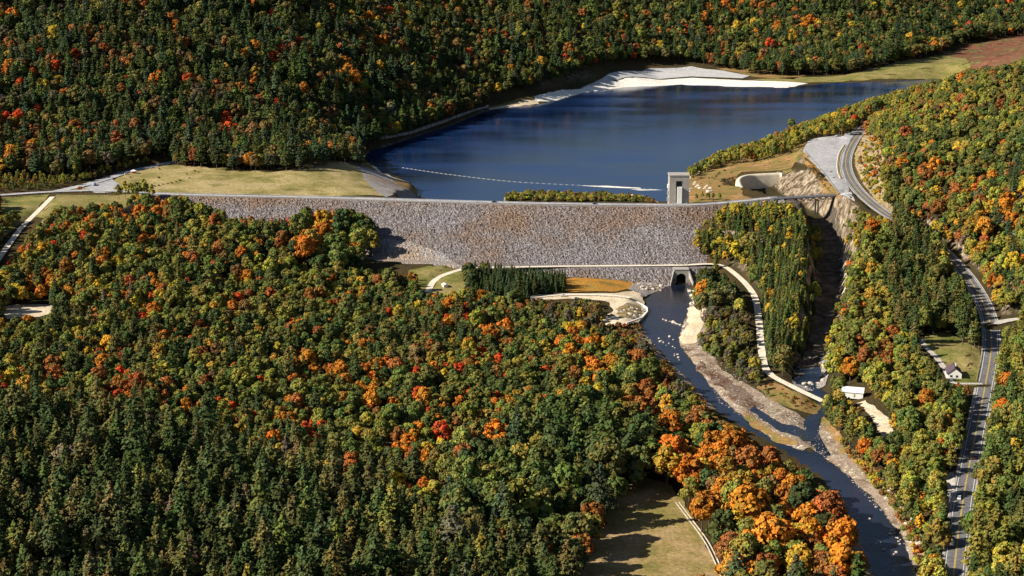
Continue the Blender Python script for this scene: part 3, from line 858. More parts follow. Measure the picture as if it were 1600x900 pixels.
def broadleaf_crown(seed, H=17.0, R=5.2, base=4.5, lobes=34, per=52, leafs=0.8, point=0.0, fill=1.0):
    rng = np.random.default_rng(seed)
    zc, rz = (H + base) / 2, (H - base) / 2
    P_, N_, S_, L_ = [], [], [], []
    k = 0
    while k < lobes:
        u = rng.normal(size=3)
        u /= np.linalg.norm(u)
        if u[2] < -0.55:
            continue
        q = rng.uniform(0.55, 0.84)
        taper = 1 - point * max(u[2], 0)
        c = np.array([u[0] * R * q * taper, u[1] * R * q * taper, zc + u[2] * rz * q])
        r = R * rng.uniform(0.25, 0.42)
        n = int(per * rng.uniform(0.7, 1.25) * fill)
        d = rng.normal(size=(n, 3)) + u * 0.7 + np.array([0, 0, 0.35])
        d /= np.linalg.norm(d, axis=1, keepdims=True)
        p = c + d * r * rng.uniform(0.72, 1.12, (n, 1)) * np.array([1, 1, 0.85])
        P_.append(p)
        N_.append(d + rng.normal(size=(n, 3)) * 0.38)
        S_.append(rng.uniform(0.7, 1.3, n) * leafs)
        L_.append(np.clip(rng.normal(0.5, 0.2, n) + rng.normal(0, 0.13), 0, 1))
        k += 1
    p, nn, s, l = map(np.concatenate, (P_, N_, S_, L_))
    return quad_mesh('crown', quads_from(p, nn, s, rng), M['leaves'], l)

def pine_crown(seed, H=23.0, R=4.4, base=6.0, whorls=12, irregular=0.35, droop=0.0, leafs=0.95, POW=0.72):
    rng = np.random.default_rng(seed)
    P_, N_, S_, L_, U_ = [], [], [], [], []
    for w in range(whorls):
        t = (w + rng.uniform(-0.25, 0.25)) / (whorls - 1)
        z = base + (H - base) * np.clip(t, 0, 1)
        prof = (1 - np.clip(t, 0, 1)) ** POW * (0.75 + 0.25 * min(1, t * 5)) + 0.07
        nb = rng.integers(5, 8) if t < 0.85 else 4
        a0 = rng.uniform(0, 6.28)
        for k in range(nb):
            a = a0 + 6.283 * k / nb + rng.uniform(-0.3, 0.3)
            L = R * prof * rng.uniform(1 - irregular, 1 + irregular)
            rise = rng.uniform(0.1, 0.45) - droop
            n = max(6, int(7 + L * 4.2))
            f = rng.uniform(0.12, 1.0, n) ** 0.75
            wv = rng.normal(0, 0.2, n) * L * 0.8
            x = np.cos(a) * L * f - np.sin(a) * wv
            y = np.sin(a) * L * f + np.cos(a) * wv
            zz = z + L * f * rise + rng.normal(0, 0.24, n) - 0.25 * (f ** 2) * L * droop
            P_.append(np.stack([x, y, zz], 1))
            N_.append(np.stack([np.cos(a) * 0.55 + rng.normal(0, 0.4, n), np.sin(a) * 0.55 + rng.normal(0, 0.4, n), np.full(n, 0.9)], 1))
            U_.append(np.stack([-np.sin(a) + rng.normal(0, 0.4, n), np.cos(a) + rng.normal(0, 0.4, n), rng.normal(0, 0.2, n)], 1))
            S_.append(rng.uniform(0.7, 1.25, n) * leafs)
            L_.append(np.clip(rng.normal(0.5, 0.17, n) + rng.normal(0, 0.12) + 0.15 * (f - 0.5), 0, 1))
    p, nn, uu, s, l = map(np.concatenate, (P_, N_, U_, S_, L_))
    return quad_mesh('crown', quads_from(p, nn, s, rng, 0.55, uu), M['leaves'], l)

def trunk_mesh(seed, H, r0, limbs=4, base=4.0, spread=2.2):
    rng = np.random.default_rng(seed)
    b_ = MB()
    pts = [np.array([0, 0, -0.8])]
    for k in range(1, 5):
        pts.append(np.array([rng.normal(0, 0.12) * k, rng.normal(0, 0.12) * k, H * k / 4]))
    for k in range(4):
        b_.bar(pts[k], pts[k + 1], (r0 * (1 - k / 4.6), r0 * (1 - (k + 1) / 4.6)), 6)
    for k in range(limbs):
        z = rng.uniform(base, H * 0.8)
        a = rng.uniform(0, 6.28)
        L = spread * rng.uniform(0.7, 1.2)
        b_.bar((0, 0, z), (math.cos(a) * L, math.sin(a) * L, z + L * 0.8), (r0 * 0.45, r0 * 0.15), 4)
    me = bpy.data.meshes.new('trunk')
    me.from_pydata(b_.v, [], b_.f)
    me.materials.append(M['bark'])
    return me

# kind -> list of (crown, trunk, nominal height, nominal radius, crown base)
PROTO = {'broadleaf_tree': [], 'pine_tree': [], 'spruce_tree': [], 'young_tree': [], 'shrub': []}
for s in range(7):
    H, R = [17, 18.5, 15.5, 19, 16, 17.5, 14.5][s], [5.4, 5.0, 5.6, 5.8, 4.7, 5.2, 4.6][s]
    PROTO['broadleaf_tree'].append((broadleaf_crown(100 + s, H, R, 4.0, 30 + 3 * s, 50), trunk_mesh(100 + s, H * 0.75, 0.32), H, R, 4.0))
for s in range(5):
    H, R = [23, 21, 25, 20, 22][s], [4.3, 4.6, 4.8, 3.9, 4.2][s]
    PROTO['pine_tree'].append((pine_crown(200 + s, H, R, 5.5, 13 + s % 3, 0.4), trunk_mesh(200 + s, H * 0.93, 0.34, 3, 4), H, R, 5.5))
for s in range(3):
    H, R = [16, 17.5, 15][s], [2.7, 2.9, 2.5][s]
    PROTO['spruce_tree'].append((pine_crown(300 + s, H, R, 1.2, 15, 0.15, 0.45, 0.8, 0.85), trunk_mesh(300 + s, H * 0.95, 0.22, 0), H, R, 1.2))
for s in range(4):
    H, R = [13, 14.5, 12, 15.5][s], [2.7, 2.6, 3.0, 3.1][s]
    PROTO['young_tree'].append((broadleaf_crown(400 + s, H, R, 2.0, 26, 34, 0.62, 0.35), trunk_mesh(400 + s, H * 0.8, 0.16, 3, 3, 1.2), H, R, 2.0))
for s in range(3):
    H, R = [3.0, 3.6, 2.4][s], [1.9, 1.7, 1.8][s]
    PROTO['shrub'].append((broadleaf_crown(500 + s, H, R, 0.2, 14, 30, 0.5), trunk_mesh(500 + s, H * 0.6, 0.08, 3, 0.4, 0.8), H, R, 0.2))
KINDS = list(PROTO)

# ------------------------------------------------------------------ where the trees stand
C = {  # leaf colours
    'dark green': (0.056, 0.078, 0.024), 'green': (0.108, 0.128, 0.032), 'olive green': (0.175, 0.165, 0.036), 'yellow green': (0.27, 0.245, 0.042),
    'yellow': (0.42, 0.28, 0.03), 'orange': (0.42, 0.155, 0.02), 'gold': (0.36, 0.20, 0.03), 'rust': (0.28, 0.105, 0.03), 'red': (0.50, 0.078, 0.02), 'brown': (0.19, 0.115, 0.04),
    'grey brown': (0.125, 0.105, 0.065), 'blue green': (0.056, 0.084, 0.042), 'dull olive': (0.122, 0.115, 0.036)}
CN = list(C)
# zones, first match wins (pixel outline of the crowns), kind weights, colour weights for broadleaf and for conifer, height scale, spacing
PINE = {'dull olive': 3.2, 'dark green': 5, 'grey brown': .4, 'olive green': .5, 'green': 1}
DARKPINE = {'dark green': 5, 'blue green': 3, 'green': 1.5}
ZONES = [
    ('spruce_knoll', [(1175, 380), (1240, 345), (1275, 400), (1270, 500), (1240, 560), (1200, 560), (1190, 470)], {'spruce_tree': 5, 'young_tree': 1.2}, {'yellow green': 4, 'yellow': 2, 'olive green': 3}, {'dark green': 3, 'green': 3}, 1.0, 4.6),
    ('knoll', [(1080, 330), (1130, 300), (1225, 300), (1290, 370), (1275, 470), (1190, 430), (1120, 420), (1070, 400)], {'young_tree': 5, 'spruce_tree': 2, 'broadleaf_tree': 1}, {'yellow green': 5, 'olive green': 3, 'yellow': 2.2, 'green': 2}, {'green': 2, 'dark green': 1}, 1.0, 5.0),
    ('toe_spruces', [(738, 405), (890, 410), (890, 460), (738, 460)], {'spruce_tree': 1}, {'green': 1}, {'dark green': 4, 'blue green': 2}, 0.8, 4.6),
    ('island', [(1090, 490), (1160, 460), (1200, 560), (1200, 600), (1150, 590), (1100, 540)], {'broadleaf_tree': 1, 'young_tree': 1}, {'grey brown': 3, 'olive green': 3, 'dull olive': 3, 'yellow green': 1}, PINE, 0.62, 5.5),
    ('riverside_brush', [(850, 465), (940, 465), (960, 500), (1010, 520), (1100, 610), (1060, 620), (960, 530), (840, 500)], {'young_tree': 2, 'broadleaf_tree': 1}, {'brown': 2, 'grey brown': 3, 'olive green': 3, 'rust': 1.5, 'yellow': .8}, PINE, 0.55, 5.0),
    ('orange_grove', [(1040, 700), (1100, 665), (1160, 650), (1260, 700), (1340, 800), (1340, 910), (1120, 910), (1060, 800), (1030, 740)], {'broadleaf_tree': 1}, {'orange': 9, 'gold': 4, 'yellow': 0.9, 'rust': 2.6, 'dark green': 1.6, 'olive green': 1.4, 'brown': 1}, PINE, 1.3, 10),
    ('river_wood', [(860, 500), (1000, 520), (1160, 650), (1100, 670), (1040, 700), (960, 640), (880, 570)], {'broadleaf_tree': 1}, {'orange': 1.5, 'gold': 1.5, 'yellow': 1.2, 'rust': 1.8, 'olive green': 4.5, 'green': 3.5, 'dark green': 1.5, 'brown': 1}, PINE, 0.92, 7.4),
    ('low_pines', [(-80, 650), (150, 640), (330, 690), (480, 730), (640, 800), (780, 850), (900, 880), (920, 960), (-80, 960)], {'pine_tree': 14, 'broadleaf_tree': .5}, {'dull olive': 4, 'brown': 2, 'rust': .5, 'grey brown': 2, 'olive green': 2}, PINE, 1.15, 6.2),
    ('field_edge_wood', [(700, 700), (960, 620), (1050, 700), (1000, 780), (900, 900), (700, 850)], {'broadleaf_tree': 6, 'pine_tree': 1.5}, {'dark green': 5, 'green': 5, 'olive green': 1.5, 'rust': .35, 'red': .25, 'orange': .2}, DARKPINE, 1.3, 8.5),
    ('mixed_wood', [(-80, 480), (400, 480), (640, 440), (860, 470), (960, 560), (1040, 700), (800, 860), (-80, 760)], {'broadleaf_tree': 8, 'pine_tree': 1.3, 'young_tree': 1}, {'green': 7, 'olive green': 5.5, 'dark green': 3, 'yellow green': 1.8, 'yellow': .7, 'orange': 1.5, 'red': 1.1, 'rust': 1.5, 'brown': 1.0, 'gold': .6}, {'dark green': 3, 'dull olive': 3}, 0.76, 6.0),
    ('dam_edge_wood', [(470, 310), (590, 310), (600, 400), (530, 430), (460, 400)], {'broadleaf_tree': 1}, {'dark green': 3, 'green': 3, 'olive green': 3, 'orange': .8, 'yellow': .6, 'red': .2}, PINE, 1.35, 8.0),
    ('road_edge', [(-80, 258), (110, 264), (200, 242), (272, 228), (275, 262), (190, 290), (120, 302), (-80, 306)], {'young_tree': 1}, {'yellow green': 3, 'olive green': 3, 'yellow': 1, 'green': 1.5, 'brown': 1}, PINE, 0.55, 5.5),
    ('slope_wood', [(-80, 300), (330, 280), (600, 310), (660, 440), (640, 480), (-80, 500)], {'broadleaf_tree': 8, 'young_tree': 2, 'pine_tree': .5}, {'green': 4.5, 'olive green': 6, 'yellow green': 2.5, 'yellow': 1, 'orange': 1.3, 'rust': 1.2, 'red': .35, 'brown': .8, 'dark green': 1.5}, PINE, 0.82, 6.4),
    ('lake_bank', [(1060, 220), (1260, 160), (1480, 130), (1380, 200), (1330, 220), (1230, 245), (1080, 290)], {'young_tree': 5, 'broadleaf_tree': 2}, {'yellow green': 4, 'olive green': 5, 'green': 2.5, 'yellow': 1.3, 'rust': .7}, PINE, 0.85, 5.4),
    ('pine_strip', [(1390, 330), (1480, 370), (1540, 470), (1550, 560), (1440, 560), (1380, 460)], {'pine_tree': 5, 'broadleaf_tree': 1.4}, {'green': 3, 'olive green': 3, 'yellow green': 1}, {'dark green': 3, 'dull olive': 4, 'green': 2.5}, 0.95, 5.8),
    ('channel_strip', [(1290, 300), (1400, 320), (1400, 460), (1450, 580), (1330, 640), (1270, 560), (1300, 440)], {'young_tree': 3, 'broadleaf_tree': 3}, {'yellow green': 4, 'olive green': 5, 'yellow': 1.1, 'green': 3.5, 'rust': .6, 'orange': .3, 'gold': .6}, PINE, 0.85, 6.0),
    ('roadside_wood', [(1270, 560), (1560, 540), (1520, 720), (1480, 920), (1380, 920), (1270, 660)], {'broadleaf_tree': 5, 'pine_tree': 2, 'young_tree': 2}, {'green': 5, 'olive green': 5, 'yellow green': 2.5, 'yellow': .8, 'orange': .5, 'rust': .8, 'gold': .6}, {'green': 3, 'dark green': 2, 'olive green': 2}, 0.85, 6.4),
    ('east_wood', [(1480, 480), (1680, 480), (1680, 920), (1480, 920)], {'broadleaf_tree': 4, 'pine_tree': 4, 'young_tree': 1}, {'green': 4, 'olive green': 4, 'yellow green': 3, 'yellow': .8, 'orange': .4, 'rust': .6, 'red': .15}, {'green': 3, 'dark green': 1.5, 'olive green': 3}, 0.95, 6.0),
    ('hill_foot', [(1400, 340), (1480, 290), (1640, 240), (1680, 500), (1540, 480)], {'broadleaf_tree': 5, 'young_tree': 2, 'pine_tree': 1}, {'yellow': 1.6, 'gold': 1.2, 'orange': 1.2, 'rust': 1.8, 'yellow green': 3, 'olive green': 3, 'green': 3, 'red': .3, 'grey brown': .5}, DARKPINE, 0.95, 6.6),
    ('right_hill', [(1300, 60), (1700, 60), (1700, 340), (1380, 340), (1300, 200)], {'broadleaf_tree': 9, 'young_tree': 1}, {'green': 7, 'olive green': 6, 'yellow green': 2.2, 'rust': 1.1, 'orange': .3, 'yellow': .4, 'brown': 1.3, 'dark green': 3}, DARKPINE, 0.85, 6.6),
]
far_left = ('far_hill', None, {'broadleaf_tree': 8, 'pine_tree': 4.5}, {'olive green': 2.0, 'green': 2.6, 'dark green': 3.5, 'rust': 1.7, 'brown': 2.8, 'orange': .7, 'red': .6, 'yellow': .6, 'dull olive': 3, 'grey brown': 1.2}, DARKPINE, 1.12, 8.4)
far_mid = ('far_shore_wood', None, {'broadleaf_tree': 7, 'pine_tree': 3}, {'olive green': 2.6, 'green': 4, 'dark green': 3.2, 'rust': 1.4, 'brown': 2, 'orange': .6, 'red': .3, 'yellow': 1.0, 'dull olive': 2}, DARKPINE, 1.15, 9.0)

SPOTS = [   # where the photo shows a strongly coloured crown: x, y, radius, colour
    (95, 375, 10, 'red'), (140, 395, 9, 'red'), (165, 400, 10, 'red'), (225, 370, 16, 'orange'), (255, 300, 18, 'orange'), (205, 335, 14, 'orange'), (110, 352, 10, 'orange'), (80, 340, 12, 'rust'), (60, 440, 18, 'orange'), (520, 345, 12, 'orange'),
    (485, 375, 22, 'orange'), (505, 335, 14, 'red'), (40, 575, 12, 'orange'), (12, 598, 10, 'red'), (80, 580, 22, 'rust'), (208, 558, 12, 'red'), (175, 625, 24, 'rust'), (150, 655, 16, 'rust'), (352, 640, 16, 'red'), (358, 662, 8, 'orange'),
    (400, 596, 10, 'red'), (468, 662, 10, 'red'), (490, 678, 20, 'red'), (470, 575, 22, 'orange'), (520, 580, 14, 'orange'), (580, 578, 14, 'orange'), (605, 572, 7, 'red'), (575, 608, 16, 'orange'), (630, 622, 12, 'orange'), (668, 605, 9, 'red'), (684, 592, 9, 'red'), (667, 632, 11, 'red'), (672, 650, 8, 'orange'), (655, 672, 14, 'orange'), (625, 695, 14, 'orange'), (700, 660, 12, 'orange'),
    (635, 728, 10, 'red'), (750, 550, 14, 'red'), (787, 588, 9, 'red'), (805, 660, 10, 'red'), (775, 663, 10, 'orange'), (808, 628, 10, 'yellow'), (845, 588, 10, 'red'), (884, 694, 9, 'red'), (735, 748, 9, 'red'), (670, 755, 10, 'orange'), (500, 740, 14, 'brown'), (510, 728, 10, 'yellow'), (595, 788, 10, 'orange'),
    (565, 500, 10, 'yellow'), (690, 470, 12, 'orange'), (730, 490, 14, 'red'), (712, 485, 10, 'yellow'), (775, 515, 20, 'orange'), (832, 518, 12, 'orange'), (890, 540, 18, 'orange'), (895, 515, 14, 'yellow'), (940, 580, 18, 'orange'), (955, 585, 12, 'yellow'), (940, 665, 14, 'yellow'), (960, 645, 20, 'yellow'), (1010, 630, 20, 'rust'), (1000, 560, 14, 'rust'), (1095, 660, 16, 'rust'), (1060, 730, 20, 'gold'), (1085, 745, 13, 'orange'), (1100, 790, 20, 'orange'), (1130, 740, 14, 'gold'), (1165, 700, 18, 'gold'), (1225, 775, 18, 'orange'), (1235, 850, 24, 'yellow'), (1180, 850, 16, 'orange'), (1165, 670, 12, 'orange'), (1250, 735, 14, 'orange'), (1190, 740, 16, 'gold'),
    (766, 862, 20, 'rust'), (852, 865, 18, 'orange'), (730, 840, 12, 'orange'), (860, 890, 14, 'orange'), (800, 890, 12, 'brown'),
    (1590, 268, 14, 'red'), (1560, 275, 8, 'orange'), (1590, 300, 14, 'rust'), (1540, 255, 12, 'orange'), (1485, 290, 18, 'rust'), (1500, 140, 8, 'yellow'), (1530, 135, 12, 'yellow'), (1470, 235, 10, 'rust'), (1510, 205, 12, 'rust'), (1575, 330, 16, 'orange'), (1595, 350, 16, 'orange'), (1520, 320, 12, 'orange'), (1500, 410, 14, 'yellow'), (1595, 430, 18, 'rust'), (1450, 270, 14, 'rust'), (1335, 172, 7, 'red'), (1375, 158, 8, 'rust'), (1345, 390, 10, 'yellow'),
    (1355, 540, 18, 'rust'), (1390, 555, 14, 'rust'), (1330, 580, 10, 'orange'), (1580, 540, 8, 'red'), (1590, 600, 12, 'orange'), (1585, 740, 8, 'red'), (1310, 560, 20, 'yellow green'), (1310, 690, 12, 'orange'), (1340, 690, 10, 'orange'), (1455, 700, 12, 'orange'), (1380, 720, 10, 'rust'), (1445, 800, 16, 'yellow'), (1500, 880, 10, 'yellow'), (1570, 730, 8, 'yellow'), (1313, 410, 9, 'orange'), (1245, 430, 8, 'yellow'), (1150, 405, 8, 'yellow'), (1100, 385, 12, 'yellow green'),
    (33, 97, 10, 'red'), (62, 78, 10, 'red'), (8, 42, 10, 'red'), (45, 125, 14, 'red'), (60, 155, 10, 'red'), (5, 100, 8, 'orange'), (92, 150, 10, 'orange'), (160, 108, 9, 'rust'), (110, 108, 12, 'rust'), (145, 55, 12, 'rust'), (170, 205, 22, 'rust'), (130, 200, 16, 'rust'), (212, 197, 10, 'rust'), (270, 205, 12, 'red'), (360, 198, 14, 'red'), (320, 10, 12, 'red'), (270, 18, 10, 'rust'), (405, 82, 12, 'orange'), (385, 98, 9, 'orange'), (200, 60, 16, 'brown'), (260, 55, 18, 'brown'), (430, 78, 14, 'red'), (560, 115, 22, 'orange'), (530, 130, 14, 'orange'), (500, 105, 10, 'orange'), (575, 145, 12, 'rust'), (345, 100, 10, 'yellow'), (290, 110, 20, 'brown'), (420, 185, 12, 'red'), (400, 165, 8, 'red'),
    (797, 12, 9, 'red'), (864, 12, 8, 'red'), (738, 45, 12, 'red'), (780, 52, 8, 'red'), (835, 48, 8, 'rust'), (895, 62, 10, 'rust'), (760, 92, 10, 'orange'), (650, 25, 14, 'yellow'), (680, 25, 10, 'red'), (1115, 75, 22, 'rust'), (1080, 65, 10, 'orange'), (1110, 25, 14, 'orange'), (1160, 28, 12, 'yellow'), (1225, 22, 9, 'red'), (1145, 5, 16, 'orange'), (1265, 45, 14, 'orange'), (1400, 42, 12, 'orange'), (1440, 45, 9, 'red'), (1420, 60, 10, 'rust'), (1260, 5, 10, 'orange'), (1050, 30, 10, 'rust'), (770, 125, 8, 'red'), (1550, 25, 10, 'rust'), (1590, 35, 10, 'orange'), (1048, 60, 12, 'yellow'), (650, 105, 8, 'yellow'), (543, 212, 8, 'rust'),
]
SPT = np.array([s[:3] for s in SPOTS], float)
# ground and things that the photo shows open to view (pixel outlines)
OPEN = [
    [(292, 309), (1128, 319), (1112, 332), (1084, 358), (1078, 390), (1120, 418), (860, 420), (740, 405), (700, 420), (640, 424), (560, 415), (600, 385), (578, 345), (560, 325), (480, 325), (430, 338), (370, 335)],
    [(165, 293), (205, 268), (275, 260), (340, 264), (400, 269), (470, 265), (533, 253), (575, 262), (668, 310), (600, 310), (280, 305), (230, 296), (190, 303)],
    [(0, 300), (75, 300), (150, 282), (200, 264), (265, 252), (272, 260), (205, 270), (170, 290), (196, 304), (200, 312), (140, 320), (85, 324), (55, 350), (16, 402), (-10, 420), (-10, 390), (40, 340), (60, 322), (0, 330)],
    [(672, 309), (612, 273), (572, 249), (570, 236), (600, 228), (650, 212), (700, 197), (742, 178), (764, 166), (840, 151), (905, 137), (940, 122), (1010, 106), (1085, 102), (1170, 116), (1240, 119), (1320, 116), (1380, 103), (1460, 87), (1500, 83), (1530, 92), (1520, 104), (1475, 124), (1400, 138), (1330, 160), (1280, 182), (1200, 212), (1130, 232), (1075, 260), (1040, 285), (1035, 300), (790, 300), (780, 316)],
    [(1470, 84), (1500, 72), (1550, 62), (1610, 52), (1610, 90), (1560, 105), (1514, 106)],
    [(1038, 320), (1038, 266), (1074, 266), (1076, 290), (1086, 278), (1110, 266), (1150, 256), (1205, 250), (1240, 238), (1252, 232), (1266, 218), (1318, 212), (1345, 198), (1353, 205), (1338, 240), (1345, 280), (1396, 338), (1386, 342), (1325, 315), (1312, 311), (1200, 312), (1150, 314), (1085, 318)],
    [(1345, 210), (1380, 225), (1375, 270), (1385, 320), (1348, 285), (1337, 245)],
    [(1238, 312), (1312, 312), (1316, 340), (1318, 400), (1315, 450), (1298, 500), (1281, 555), (1297, 600), (1290, 628), (1272, 625), (1242, 600), (1232, 580), (1268, 545), (1286, 480), (1297, 420), (1290, 370), (1272, 345)],
    [(645, 424), (722, 422), (728, 450), (690, 458), (665, 458), (655, 440)],
    [(884, 424), (1074, 416), (1090, 440), (1075, 470), (1100, 505), (1082, 540), (1150, 590), (1230, 640), (1282, 650), (1330, 700), (1405, 790), (1436, 860), (1440, 905), (1362, 905), (1345, 850), (1325, 800), (1290, 756), (1228, 712), (1150, 668), (1120, 646), (1078, 604), (1024, 548), (1004, 522), (945, 512), (955, 490), (950, 470), (830, 468), (830, 460), (890, 458)],
    [(1120, 412), (1150, 425), (1182, 458), (1192, 505), (1192, 548), (1208, 582), (1245, 604), (1288, 622), (1284, 650), (1232, 640), (1196, 596), (1182, 548), (1176, 500), (1166, 462), (1140, 436)],
    [(1478, 394), (1500, 408), (1535, 450), (1560, 490), (1560, 545), (1546, 620), (1528, 710), (1512, 790), (1498, 910), (1482, 910), (1497, 780), (1512, 700), (1526, 640), (1538, 550), (1532, 490), (1508, 435)],
    [(1556, 498), (1600, 494), (1600, 504), (1556, 510)],
    [(1440, 527), (1480, 522), (1530, 552), (1528, 600), (1506, 598), (1474, 592), (1470, 570), (1444, 544)],
    [(1314, 606), (1352, 600), (1364, 628), (1384, 642), (1394, 680), (1378, 688), (1362, 652), (1330, 624)],
    [(905, 905), (930, 860), (965, 795), (1010, 760), (1046, 766), (1070, 800), (1110, 855), (1138, 905)],
    [(5, 486), (35, 478), (78, 478), (84, 488), (40, 494), (5, 498)],
    [(1480, 745), (1492, 740), (1492, 800), (1482, 800)],
]
MW, MH, MX = 880, 490, 40                    # half-size picture mask with a margin
gxm, gym = np.meshgrid((np.arange(MW) - MX) * 2.0 + 1, (np.arange(MH) - MX) * 2.0 + 1)
open_mask = np.zeros((MH, MW), bool)
for pl in OPEN:
    open_mask |= inside(gxm, gym, pl)

# bare ground in plan (things the trees may not stand on)
LONE = hit(542, 249)
SUNNY = hits([(770, 172), (766, 158), (830, 138), (900, 118), (985, 98), (1020, 96), (1080, 98), (1170, 112), (1060, 125), (930, 140), (840, 165)])
def no_tree(x, y, r):
    bad = np.zeros(len(x), bool)
    for pl, gap in ((lake_poly, 4), (river_poly, 2.5), (pool_poly, 4)):
        d, _, _ = dist_line(x, y, pl, True)
        bad |= inside(x, y, pl) | (d < gap)
    for k, (pts, w) in roads.items():
        d, _, _ = dist_line(x, y, pts)
        bad |= d < w + 2.0
    d, zc_, _ = dist_line(x, y, channel)
    bad |= d < np.where(zc_ < 24, 9, 13)
    d, _, _ = dist_line(x, y, creek)
    bad |= d < 7
    for pl, _z in pads:
        bad |= inside(x, y, pl)
    bad |= inside(x, y, SUNNY) | (np.hypot(x - LONE[0], y - LONE[1]) < 17)
    u = crest_y(x) - y
    bad |= (x > -70) & (x < np.where(u > 18, 150, 172)) & (u > -110) & (u < FACE_RUN + 6)
    bad |= inside(x, y, spit_poly)
    bad |= (x > DX0) & (x < DX1) & (u > -30) & (u < 14)
    return bad

def scatter():
    out = []
    cell = {}
    taken = np.zeros(len(SPOTS), bool)
    # candidate points, jittered grid, finer near the camera
    blocks = [(-460, 560, 640, 1000, 4.4), (-560, 640, 1000, 1500, 4.6), (-760, 760, 1500, 2000, 5.2), (-900, 900, 2000, 2700, 6.0), (-1000, 1250, 2700, 4300, 7.6)]
    for x0, x1, y0, y1, st in blocks:
        gx, gy = np.meshgrid(np.arange(x0, x1, st), np.arange(y0, y1, st))
        gx, gy = gx.ravel() + RNG.uniform(-st, st, gx.size) * 0.5, gy.ravel() + RNG.uniform(-st, st, gx.size) * 0.5
        z = TZ(gx, gy)
        px, py, sc = proj(gx, gy, z + 11)
        k = (px > -140) & (px < 1740) & (py > -60) & (py < 1010)
        gx, gy, z, px, py, sc = gx[k], gy[k], z[k], px[k], py[k], sc[k]
        k = ~no_tree(gx, gy, 0)
        gx, gy, z, px, py, sc = gx[k], gy[k], z[k], px[k], py[k], sc[k]
        sl = np.hypot(TZ(gx + 4, gy) - TZ(gx - 4, gy), TZ(gx, gy + 4) - TZ(gx, gy - 4)) / 8
        zone = np.full(len(gx), -1)
        for i, zn in enumerate(ZONES):
            m = (zone < 0) & inside(px, py, zn[1]) & ~((gy > 1850) & (gx > 0) & (py < 125) & (zn[0] == 'right_hill') & (gy > 2600))
            zone[m] = i
        order = RNG.permutation(len(gx))
        for j in order:
            if sl[j] > 1.3 and RNG.random() < 0.6:
                continue
            zi = zone[j]
            zn = ZONES[zi] if zi >= 0 else (far_left if px[j] < 640 - 0.4 * (py[j] - 150) and px[j] < 760 else far_mid)
            name, _p, kw, bw, cw, hs, spc = zn
            kinds = list(kw)
            bias = vnoise(gx[j] / 60, gy[j] / 60, 77)
            w = np.array([kw[q] * (1.0 if q not in ('pine_tree',) else (2.2 * bias) ** 1.6) for q in kinds])
            kind = kinds[int(RNG.choice(len(kinds), p=w / w.sum()))]
            pr = int(RNG.integers(len(PROTO[kind])))
            s = hs * RNG.uniform(0.74, 1.2) * (1.0 if kind != 'young_tree' else RNG.uniform(0.8, 1.15))
            if RNG.random() < 0.14:
                s *= 1.3
            if zi < 0 and gy[j] > 2000:
                s *= 1.12
            cr_, tr_, H_, R_, B_ = PROTO[kind][pr]
            if sl[j] > 1.1:
                s *= 0.6
            H, R = H_ * s, R_ * s
            # keep the open ground in view
            pxc, pyt, _ = proj(gx[j], gy[j], z[j] + H * 0.97)
            _, pyb, _ = proj(gx[j], gy[j], z[j])
            a0, a1 = int((pxc - R * sc[j] * 0.75) / 2 + MX), int((pxc + R * sc[j] * 0.75) / 2 + MX)
            b0, b1 = int(pyt / 2 + MX), int(pyb / 2 + MX)
            a0, a1, b0, b1 = max(a0, 0), min(a1, MW - 1), max(b0, 0), min(b1, MH - 1)
            if a1 >= a0 and b1 >= b0:
                cov = open_mask[b0:b1 + 1, a0:a1 + 1].mean()
                if cov > (0.07 if kind != 'shrub' else 0.3):
                    if cov < 0.3 and RNG.random() < 0.6:       # a lower tree may still fit
                        s *= 0.6
                        H, R = H_ * s, R_ * s
                        pxc, pyt, _ = proj(gx[j], gy[j], z[j] + H)
                        b0 = max(int(pyt / 2 + MX), 0)
                        if open_mask[b0:b1 + 1, a0:a1 + 1].mean() > 0.07 or b1 < b0:
                            continue
                    else:
                        continue
            # spacing between neighbours
            need = max(0.66 * R * 2 if kind in ('broadleaf_tree',) else 0.62 * R * 2, 0.55 * spc)
            ci, cj = int(gx[j] // 9), int(gy[j] // 9)
            ok = True
            for di in (-1, 0, 1):
                for dj in (-1, 0, 1):
                    for (qx, qy, qr) in cell.get((ci + di, cj + dj), ()):
                        if (qx - gx[j]) ** 2 + (qy - gy[j]) ** 2 < (0.5 * (need + qr)) ** 2:
                            ok = False
                            break
            if not ok:
                continue
            cell.setdefault((ci, cj), []).append((gx[j], gy[j], need))
            # colour
            _, pym, _ = proj(gx[j], gy[j], z[j] + 0.65 * H)
            if kind in ('pine_tree', 'spruce_tree'):
                tb = dict(cw)
            else:
                tb = dict(bw)
                warm = vnoise(gx[j] / 45 + 9, gy[j] / 45, 55)
                for q in ('orange', 'red', 'rust', 'yellow', 'brown', 'gold'):
                    if q in tb:
                        tb[q] *= (0.25 + 2.2 * warm ** 2)
            cols = list(tb)
            w = np.array([tb[q] for q in cols])
            col = cols[int(RNG.choice(len(cols), p=w / w.sum()))]
            if kind in ('broadleaf_tree', 'young_tree'):
                e = np.hypot(SPT[:, 0] - pxc, SPT[:, 1] - pym) / SPT[:, 2]
                e[(SPT[:, 2] < 13) & taken] = 9
                if (e.min() < 1.1 and (SPT[int(e.argmin()), 2] < 13 or RNG.random() < 0.75)) or (e.min() < 1.8 and SPT[int(e.argmin()), 2] < 13):
                    col = SPOTS[int(e.argmin())][3]
                    taken[int(e.argmin())] = True
                if col == 'red':
                    s *= 0.85
            out.append((gx[j], gy[j], z[j] - 0.15, kind, pr, s, RNG.uniform(0, 6.283), col, name))
    return out
TREES = scatter()

